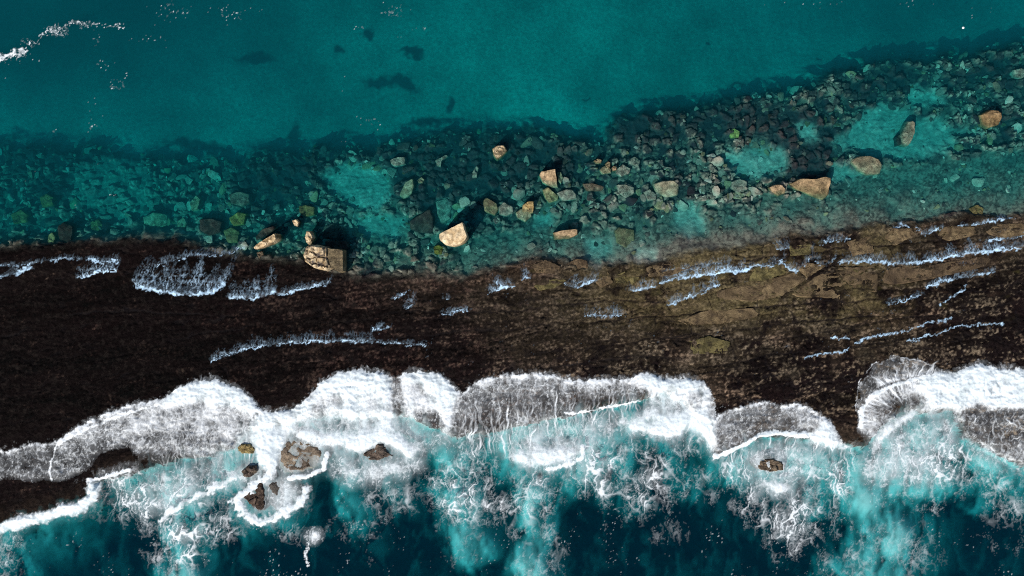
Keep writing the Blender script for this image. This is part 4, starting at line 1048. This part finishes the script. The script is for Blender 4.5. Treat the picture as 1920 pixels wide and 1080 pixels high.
cur1 = thread(perlin(SX / 27, SY / 56, 271), 0.095, n_m2); cur2 = thread(perlin(SX / 13.5 + 7, SY / 30, 272), 0.13, n_m); cur3 = thread(perlin((SX + 1.5 * n_f) / 7.5 + 3, SY / 17, 273), 0.16, n_m2)
wisp = sstep(0.05, 0.55, fbm(SX / 8, SY / 58, 274, 4) + 0.35 * n_m)
fil = np.maximum(np.maximum(cur1, 0.8 * cur2 * sstep(-0.25, 0.25, n_l + 0.6 * n_m2)), np.maximum(0.55 * cur3 * sstep(-0.1, 0.35, n_m + 0.6 * n_l), 0.34 * wisp))
cov = np.maximum(cov, np.clip(fil ** 1.25 * sstep(0.08, 0.95, ND) * (0.95 + 0.35 * n_f + 1.3 * n_l + 0.7 * n_m), 0, 0.92))
cov = np.maximum(cov, 0.45 * np.clip(thr(0.5 * T_gran + 0.5 * T_bill, 0.55 * ND, 0.5), 0, 0.6) * sstep(0.08, 0.3, ND))
# specks of foam further out
seaY = FY - B3(FX)
sp = perlin(FX / 3.4, FY / 4.2, 221) + 0.35 * perlin(FX / 2.2, FY / 2.4, 222)
spm = sstep(0.12, 0.55, fbm(WX / 45, WY / 80, 223, 3) + 0.10) * sstep(20, 60, seaY)
cov = np.maximum(cov, np.clip((sp - 0.74 + 0.10 * spm + 0.30 * cur2) * 2.4, 0, 0.45) * spm)

# --- water spilling over the ledges of the reef flat
def spill(pts, up, foot, n, wt, lean=0.12, wig=0.45, seed=0, footdens=0.9):
    """lacy runnels thinning out above the foot line, which is a broken ragged rope of froth"""
    p = np.array(pts, float); e = 14
    i0 = max(0, int((p[:, 0].min() - e - up * 0.4 + 60) / FS)); i1 = min(FW, int((p[:, 0].max() + e + up * 0.4 + 60) / FS) + 2)
    j0 = max(0, int((p[:, 1].min() - e - up * 1.2 + 45) / FS)); j1 = min(FH, int((p[:, 1].max() + e + 45) / FS) + 2)
    c = (slice(j0, j1), slice(i0, i1))
    x, y = FX[c], FY[c]
    xs_ = x + lean * (y - p[:, 1].mean()) + 3 * n_f[c]
    f = np.interp(xs_, p[:, 0], p[:, 1])
    endf = sstep(p[0, 0] - 8, p[0, 0] + 10, xs_) * sstep(p[-1, 0] + 8, p[-1, 0] - 10, xs_)
    u = (f - y + 2.5 * n_f2[c]) / (up * np.clip(1 + 0.9 * perlin(xs_ / 19, xs_ * 0 + seed, 610), 0.25, 1.7))
    body_ = sstep(-0.06, 0.03, u) * np.clip(1 - u, 0, 1) ** 1.1 * endf
    k = sstep(0.20, 0.0, np.abs(perlin((xs_ + 5 * n_m[c]) / 6.5, y / 24 + seed, 611))) + 0.8 * sstep(0.22, 0.0, np.abs(perlin((xs_ + 3 * n_f[c]) / 3.6, y / 11 + seed, 612)))
    tex = np.clip(k ** 1.4 * (0.62 + 0.6 * n_f[c] + 0.5 * n_m[c]), 0, 1)
    v = np.clip(tex * body_ * 1.0 * wt * np.clip(0.8 + 1.2 * n_l[c] + 0.5 * n_m[c], 0.2, 1.2) + 0.08 * body_ ** 2.5 * wt, 0, 0.85)
    cov[c] = np.maximum(cov[c], v)
    if foot:
        stroke(pts, foot * 0.70, footdens * 0.68, np.clip(T_bill * 0.40 + 0.35 * T_str + 0.85 * n_m + 0.55 * n_l + 0.3 * n_f + 0.10, 0, 1), rag=1.8, soft=0.8)
SP_ = [
    ([(254, 522), (262, 538), (300, 546), (350, 552), (405, 550)], 62, 3.6, 260, 0.75, 0.22), ([(400, 550), (415, 545), (425, 530)], 62, 3.0, 80, 0.7, 0.35),
    ([(432, 557), (460, 559), (490, 557), (520, 547)], 40, 3.2, 120, 0.8, 0.2), ([(525, 553), (560, 545), (600, 536), (620, 530)], 14, 1.6, 60, 0.6, 0.3),
    ([(0, 522), (30, 514), (66, 504)], 14, 3.2, 60, 0.8, 0.2), ([(-60, 500), (0, 499), (40, 500), (80, 492), (130, 484), (180, 490), (230, 492)], 10, 1.2, 90, 0.5, 0.1),
    ([(150, 522), (175, 516), (200, 508), (225, 505)], 30, 1.6, 80, 0.6, 0.2), ([(300, 500), (360, 480), (420, 478), (460, 466)], 16, 1.0, 60, 0.4, 0.3),
    ([(400, 676), (440, 664), (470, 652)], 22, 1.0, 90, 0.5, 0.3), ([(465, 652), (520, 645), (580, 641), (640, 640), (700, 636)], 20, 1.5, 200, 0.5, 0.05),
    ([(640, 642), (720, 642), (800, 647)], 12, 1.2, 60, 0.35, 0.1), ([(700, 620), (735, 614)], 14, 1.2, 40, 0.4, 0.1),
    ([(915, 548), (940, 542), (965, 536)], 16, 1.8, 60, 0.7, -0.5), ([(932, 530), (942, 540)], 24, 1.2, 20, 0.7, -0.3), ([(980, 522), (992, 523)], 22, 3.0, 30, 0.9, 0.05),
    ([(760, 578), (775, 574)], 30, 1.2, 26, 0.6, 0.3), ([(835, 560), (842, 561)], 16, 1.5, 14, 0.7, 0), ([(830, 588), (850, 586), (880, 580)], 12, 1.4, 50, 0.6, 0.2),
    ([(740, 560), (755, 556), (765, 545)], 8, 1.0, 20, 0.5, 0.5), ([(1060, 535), (1085, 540), (1110, 528)], 22, 1.4, 60, 0.6, 0.5), ([(1112, 527), (1115, 527)], 30, 1.6, 10, 0.9, 0),
    ([(1178, 545), (1200, 544), (1225, 538)], 20, 2.6, 80, 0.9, 0.0), ([(1095, 594), (1140, 592), (1170, 590)], 24, 1.0, 60, 0.45, 0.0),
    ([(1238, 533), (1260, 524), (1300, 517), (1340, 512), (1380, 508), (1404, 506)], 22, 3.2, 200, 0.85, -0.1), ([(1250, 572), (1280, 562), (1300, 555), (1345, 534)], 22, 1.8, 110, 0.7, -0.05),
    ([(1405, 500), (1440, 500), (1462, 494)], 14, 1.8, 70, 0.6, -0.4), ([(1462, 490), (1478, 506), (1490, 510), (1500, 503), (1515, 487)], 26, 1.8, 70, 0.7, 0.2), ([(1452, 468), (1478, 466)], 24, 1.4, 40, 0.8, -0.3),
    ([(1520, 488), (1540, 500), (1556, 490), (1565, 482)], 20, 1.6, 50, 0.6, 0.1), ([(1570, 492), (1600, 490), (1660, 494), (1720, 494), (1760, 484), (1800, 478), (1860, 470), (1980, 455)], 22, 2.6, 330, 0.7, -0.15),
    ([(1735, 538), (1752, 532), (1780, 524), (1830, 516), (1860, 510)], 14, 2.4, 110, 0.7, 0.1), ([(1668, 432), (1680, 424), (1700, 423)], 10, 1.4, 36, 0.7, 0),
    ([(1712, 428), (1722, 440), (1735, 438), (1760, 426)], 10, 1.6, 40, 0.7, 0), ([(1790, 425), (1830, 422), (1860, 412), (1890, 412)], 8, 1.2, 50, 0.5, 0.1), ([(1850, 452), (1890, 448), (1920, 440)], 14, 1.8, 60, 0.8, -0.2),
    ([(1530, 458), (1560, 452), (1590, 450)], 14, 1.0, 60, 0.6, 0), ([(1240, 515), (1300, 505), (1370, 490)], 14, 0, 90, 0.45, -0.2), ([(1660, 570), (1700, 562), (1725, 552)], 12, 1.2, 50, 0.5, 0.2),
]
for k, (p, up, ft, n, wt, lean) in enumerate(SP_):
    spill(p, up, ft, n, wt, lean, seed=k)
# thin dried lines of foam on the right of the flat
for p in ([(1600, 645), (1620, 634), (1660, 628), (1700, 618), (1740, 605), (1780, 598)], [(1700, 640), (1760, 625), (1800, 610), (1880, 606)], [(1510, 670), (1550, 664), (1590, 655)], [(1560, 634), (1590, 632)], [(1760, 570), (1790, 552), (1810, 535)]):
    stroke(p, 1.6, 0.62, np.clip(T_gran + 0.5 * n_m, 0, 1), rag=1.6, soft=0.8)
gl = 0.55 * sstep(0.15, 0.5, fbm(FX / 60, FY / 30, 231, 3)) * sstep(500, 900, FX) * (FY > B2(FX) + 20) * (FY < B3(FX) - 40)
cov = np.maximum(cov, np.clip((ridge(WX / 9, WY / 9, 232, 2) - 0.86) * 3.5 + 0.25 * nyq, 0, 0.30) * gl * sstep(0.0, 0.3, perlin(FX / 14, FY / 14, 233)))

# --- flecks drifting on the lagoon
LF = np.zeros((FH, FW), np.float32)
for cx, cy, rx, ry, d in ((25, 108, 34, 12, 1.0), (115, 60, 26, 16, .75), (150, 48, 40, 8, .65), (215, 52, 36, 7, .55), (60, 82, 34, 16, .55), (20, 145, 22, 14, .45), (70, 118, 40, 18, .35), (330, 25, 60, 22, .5),
                          (440, 30, 60, 22, .5), (290, 75, 50, 16, .5), (190, 80, 40, 30, .42), (195, 130, 30, 24, .45), (225, 160, 26, 20, .55), (180, 240, 24, 26, .45), (110, 252, 26, 12, .42), (250, 140, 30, 30, .3), (190, 200, 30, 40, .3),
                          (740, 20, 36, 30, .5), (790, 58, 26, 10, .5), (672, 55, 18, 12, .5), (740, 75, 60, 30, .3), (700, 230, 40, 30, .42), (645, 160, 12, 40, .3), (660, 265, 16, 10, .35), (1500, 6, 120, 14, .4), (1690, 10, 60, 14, .42),
                          (1820, 30, 60, 24, .32), (300, 35, 120, 60, .2), (190, 300, 30, 30, .3), (55, 345, 16, 24, .42), (215, 365, 18, 8, .42), (145, 390, 16, 12, .4), (60, 330, 40, 24, .3), (1000, 30, 260, 60, .12), (520, 300, 60, 30, .15)):
    LF = np.maximum(LF, d * np.exp(-(((WX - cx) / rx) ** 2 + ((WY - cy) / ry) ** 2) * 0.8))
fl = perlin(FX / 3.8, FY / 3.2, 241) * 0.8 + 0.45 * perlin(FX / 2.4, FY / 2.2, 242) + 0.35 * n_m
lag = np.maximum(np.clip((fl - 0.95 + 0.85 * LF) * 3.0, 0, 0.8), 0.5 * cur3 * sstep(0.42, 0.85, LF + 0.3 * n_f)) * sstep(0.10, 0.45, LF) * (FY < B2(FX) - 10)
cov = np.maximum(cov, lag)
stroke([(-30, 114), (10, 108), (30, 105), (52, 99)], 4.0, 0.62, np.clip(T_bill + 0.4 * n_f, 0, 1), rag=2.4, soft=0.6)
stroke([(60, 84), (85, 72), (104, 58), (135, 46), (180, 48), (242, 52)], 2.0, 0.28, np.clip(T_gran + 0.6 * n_f + 0.6 * n_m, 0, 1), rag=2.6, soft=0.5)
cov = np.clip(cov, 0, 1)

# --- milky aerated water between the white caps
str2 = fbm(WX / 13, WY / 60, 261, 4)
seam = sstep(-26, 14, FY + 8 * n_m + 26 * str2 - B3(FX))
milk = blur(np.maximum(cov, D) * (FY > 690), 9, 3) * 0.95 + 0.35 * blur(cov * (FY > 690), 26, 2)
milk = np.clip((milk - 0.14) * (0.70 + 0.95 * str2 + 0.55 * n_m + 0.2 * n_f), 0, 0.80) * seam
wash = blur(thick, 2, 1) / 0.32
milk = np.maximum(milk, np.clip(wash * (1.0 + 0.5 * n_m), 0, 0.85) * sstep(0.25, 0.6, wash)) * front

# --- height of the sheet
gz_ = ground_z(FX, FY).astype(np.float32)
gzs = np.maximum(blur(gz_, 2, 1), gz_)
lagoon = FY < B2(FX) + 9
level = np.where(lagoon, 0.0, SEA_Z).astype(np.float32)
base = np.maximum(gzs + 0.02, level + 0.012)
body = blur(np.clip(cov, 0, 1), 3, 2)
bil = 0.8 * np.abs(fbm(WX / 46, WY / 46, 251, 3)) + 0.10 * n_f + 0.6 * (0.5 + n_m)
body = np.maximum(body, blur(milk, 3, 1))
hz = blur(thick, 3, 2) * (0.30 + 0.75 * bil) * sstep(0.1, 0.9, body) + 0.05 * body * (1 + 1.2 * n_f)
FZ = base + np.maximum(hz, 0)
fv = np.stack([to_x(FX), to_y(FY), FZ], -1).reshape(-1, 3)
call = np.maximum(cov, milk)
cmax = np.maximum(np.maximum(call[1:, 1:], call[:-1, 1:]), np.maximum(call[1:, :-1], call[:-1, :-1]))
use = cmax > 0.03
cy_ = 0.5 * (FY[1:, 1:] + FY[:-1, :-1]); cx_ = 0.5 * (FX[1:, 1:] + FX[:-1, :-1])
split2 = B2(cx_) - 22
split3 = np.interp(cx_, [-60, 0, 130, 330, 600, 760, 900, 1200, 1340, 1420, 1560, 1600, 1640, 1700, 1980], [820, 820, 790, 695, 675, 675, 680, 680, 700, 735, 735, 700, 655, 650, 660])

def foam_material(name, tint):
    m, nt, out = new_mat(name)
    L = nt.links.new
    a = node(nt, "ShaderNodeAttribute", attribute_name="cover")
    geo = node(nt, "ShaderNodeNewGeometry")
    vz = node(nt, "ShaderNodeTexVoronoi", feature='DISTANCE_TO_EDGE'); vz.inputs["Scale"].default_value = 5.5
    nz = node(nt, "ShaderNodeTexNoise"); nz.inputs["Scale"].default_value = 7.0; nz.inputs["Detail"].default_value = 4
    L(geo.outputs["Position"], vz.inputs["Vector"]); L(geo.outputs["Position"], nz.inputs["Vector"])
    # thin foam is holed by bubbles
    sub = node(nt, "ShaderNodeMath", operation='MULTIPLY_ADD'); sub.inputs[1].default_value = -0.5; sub.inputs[2].default_value = 0.16
    L(vz.outputs["Distance"], sub.inputs[0])
    add = node(nt, "ShaderNodeMath", operation='ADD'); add.inputs[0].default_value = 0.80
    L(sub.outputs[0], add.inputs[1])
    mn = node(nt, "ShaderNodeMath", operation='MULTIPLY', use_clamp=True)
    L(add.outputs[0], mn.inputs[0]); L(a.outputs["Fac"], mn.inputs[1])
    pw = node(nt, "ShaderNodeMath", operation='MULTIPLY', use_clamp=True); pw.inputs[1].default_value = 1.16
    L(mn.outputs[0], pw.inputs[0])
    b = node(nt, "ShaderNodeBsdfPrincipled")
    am = node(nt, "ShaderNodeAttribute", attribute_name="milk")
    mxc = node(nt, "ShaderNodeMix", data_type='RGBA'); mxc.inputs[7].default_value = (*tint, 1)
    mk = node(nt, "ShaderNodeMix", data_type='RGBA'); mk.inputs[6].default_value = (0.03, 0.30, 0.32, 1); mk.inputs[7].default_value = (0.34, 0.68, 0.77, 1)
    L(am.outputs["Fac"], mk.inputs[0]); L(mk.outputs[2], mxc.inputs[6])
    sm = node(nt, "ShaderNodeMath", operation='MULTIPLY_ADD'); sm.inputs[1].default_value = 0.22; L(am.outputs["Fac"], sm.inputs[0]); L(pw.outputs[0], sm.inputs[2])
    dv = node(nt, "ShaderNodeMath", operation='DIVIDE', use_clamp=True); L(pw.outputs[0], dv.inputs[0]); L(sm.outputs[0], dv.inputs[1])
    L(dv.outputs[0], mxc.inputs[0]); L(mxc.outputs[2], b.inputs["Base Color"])
    alp = node(nt, "ShaderNodeMath", operation='MAXIMUM'); L(pw.outputs[0], alp.inputs[0]); L(am.outputs["Fac"], alp.inputs[1])
    b.inputs["Roughness"].default_value = 0.55
    b.inputs["Specular IOR Level"].default_value = 0.2
    bp = node(nt, "ShaderNodeBump"); bp.inputs["Strength"].default_value = 0.15; bp.inputs["Distance"].default_value = 0.1
    L(nz.outputs["Fac"], bp.inputs["Height"]); L(bp.outputs["Normal"], b.inputs["Normal"])
    t = node(nt, "ShaderNodeBsdfTransparent")
    mx = node(nt, "ShaderNodeMixShader")
    L(alp.outputs[0], mx.inputs[0]); L(t.outputs[0], mx.inputs[1]); L(b.outputs[0], mx.inputs[2]); L(mx.outputs[0], out.inputs["Surface"])
    return m
MAT_FOAM = foam_material("sea_foam", (0.93, 0.97, 1.0))
MAT_SPILL = foam_material("spilling_water", (0.52, 0.74, 0.95))
for nm, keep, lab, mat in (("lagoon_foam", use & (cy_ < split2), "thin flecks of white foam drifting on the lagoon", MAT_FOAM),
                           ("spilling_foam", use & (cy_ >= split2) & (cy_ < split3), "white trickles of water spilling over the dark reef ledges", MAT_SPILL),
                           ("surf_foam", use & (cy_ >= split3), "white breaking surf washing up the dark reef", MAT_FOAM)):
    v, f, c, mk = compact(fv, grid_faces(FH, FW, keep), cov.ravel(), milk.ravel())
    me = mesh_np(nm, v, f, attrs={"cover": c, "milk": mk})
    me.materials.append(mat)
    tag(link(bpy.data.objects.new(nm, me)), lab, "foam", kind="stuff")
    print(nm, len(f))

# ------------------------------------------------------------------ clouds of bubbles under the sea surface
PS = 3.6
bx_ = np.arange(-60, 1981, PS); by_ = np.arange(690, 1131, PS)
BX, BY = np.meshgrid(bx_, by_)
bw = fbm(BX / 60, BY / 80, 501, 4); bw2 = fbm(BX / 60 + 30, BY / 80, 502, 4); bf = fbm(BX / 18, BY / 34, 503, 5)
QX = BX + 40 * bw + 12 * bf; QY = BY + 40 * bw2 + 12 * bf
PL = np.zeros(BX.shape, np.float32)
for pts, w, d in (([(330, 930), (335, 1000), (330, 1130)], 66, .7), ([(345, 890), (400, 880), (450, 860)], 60, .8), ([(835, 820), (850, 890), (870, 950), (885, 1030)], 56, .62), ([(655, 870), (650, 930), (665, 980)], 40, .45),
                  ([(1000, 930), (1005, 1000), (1000, 1130)], 60, .7), ([(960, 830), (1060, 815), (1180, 790)], 60, .95), ([(960, 880), (1080, 890), (1180, 870)], 56, .55), ([(1240, 830), (1290, 880), (1300, 920)], 40, .4),
                  ([(1400, 860), (1460, 860), (1540, 865)], 60, .95), ([(1590, 870), (1640, 930), (1660, 980), (1690, 1130)], 80, .75), ([(1660, 860), (1720, 830), (1790, 800)], 60, .95), ([(1700, 900), (1800, 900)], 60, .6), ([(1860, 870), (1960, 880)], 50, .8),
                  ([(1850, 900), (1870, 960)], 34, .5), ([(1540, 920), (1560, 980)], 30, .45), ([(1130, 930), (1200, 960)], 40, .3), ([(740, 900), (760, 960)], 44, .3), ([(520, 990), (470, 1000)], 40, .3), ([(300, 960), (230, 930)], 40, .3),
                  ([(20, 1010), (30, 1080)], 30, .35), ([(440, 960), (540, 980)], 46, .45), ([(700, 780), (800, 800)], 60, .8), ([(1640, 960), (1600, 1130)], 60, .5), ([(1740, 980), (1790, 1060)], 44, .3), ([(500, 800), (640, 800)], 50, .8)):
    PL = np.maximum(PL, d * sstep(w * 1.25, w * 0.12, seg_dist(QX, QY, pts)))
bs = fbm(QX / 22, QY / 75, 504, 4)
near = sstep(150, 5, BY + 80 * bw + 40 * bs - B3(BX)) * 0.58
PL = np.maximum(PL * 1.05, near)
for cx, cy, rx, ry in ((190, 1000, 130, 60), (590, 1040, 90, 60), (775, 950, 34, 80), (940, 990, 26, 60), (1150, 1010, 90, 70), (1390, 1000, 60, 90), (1460, 1060, 70, 40), (1820, 1050, 60, 60), (1230, 890, 50, 26), (1900, 1000, 40, 60)):
    PL = PL * (1 - 0.7 * np.exp(-(((QX - cx) / rx) ** 2 + ((QY - cy) / ry) ** 2)))
PL = PL + 0.07 * sstep(-0.1, 0.5, bs + 0.9 * bw) * sstep(0, 60, BY - B3(BX))
PL = np.clip(PL * (0.85 + 0.8 * bf + 0.45 * bw + 1.3 * bs), 0, 1) * sstep(-4, 10, BY - B3(BX))
gzp = ground_z(BX, BY)
PZ = np.maximum(SEA_Z - (0.45 + 2.0 * (1 - blur(PL, 4, 2)) ** 1.5), gzp + 0.05)
PZ = np.minimum(PZ, SEA_Z - 0.12)
keep = np.maximum(np.maximum(PL[1:, 1:], PL[:-1, 1:]), np.maximum(PL[1:, :-1], PL[:-1, :-1])) > 0.01
v, f, c = compact(np.stack([to_x(BX), to_y(BY), PZ], -1).reshape(-1, 3), grid_faces(*BX.shape, keep), PL.ravel())
m, nt, out = new_mat("bubbly_water")
a = node(nt, "ShaderNodeAttribute", attribute_name="cover")
d = node(nt, "ShaderNodeBsdfDiffuse"); d.inputs["Color"].default_value = (0.72, 0.80, 0.78, 1)
t = node(nt, "ShaderNodeBsdfTransparent"); mx = node(nt, "ShaderNodeMixShader")
mm = node(nt, "ShaderNodeMath", operation='MULTIPLY', use_clamp=True); mm.inputs[1].default_value = 0.72
nt.links.new(a.outputs["Fac"], mm.inputs[0]); nt.links.new(mm.outputs[0], mx.inputs[0]); nt.links.new(t.outputs[0], mx.inputs[1]); nt.links.new(d.outputs[0], mx.inputs[2]); nt.links.new(mx.outputs[0], out.inputs["Surface"])
me = mesh_np("bubble_cloud", v, f, attrs={"cover": c}); me.materials.append(m)
tag(link(bpy.data.objects.new("bubble_cloud", me)), "milky turquoise clouds of bubbles under the surf", "bubbles", kind="stuff")

# ------------------------------------------------------------------ a small white float on the lagoon
bm = bmesh.new()
bmesh.ops.create_uvsphere(bm, u_segments=20, v_segments=12, radius=0.11)
for v_ in bm.verts:
    v_.co.z *= 0.85
me = bpy.data.meshes.new("float"); bm.to_mesh(me); bm.free()
for p_ in me.polygons: p_.use_smooth = True
m = rock_material("white_plastic", col=(0.8, 0.82, 0.82), grain=6, bump=0.05, rough=0.4, spread=0.05)
me.materials.append(m)
o = link(bpy.data.objects.new("float", me)); x, y = at(1806, 52, 0.03); o.location = (x, y, 0.03)
tag(o, "tiny round white float alone on open lagoon water", "float")
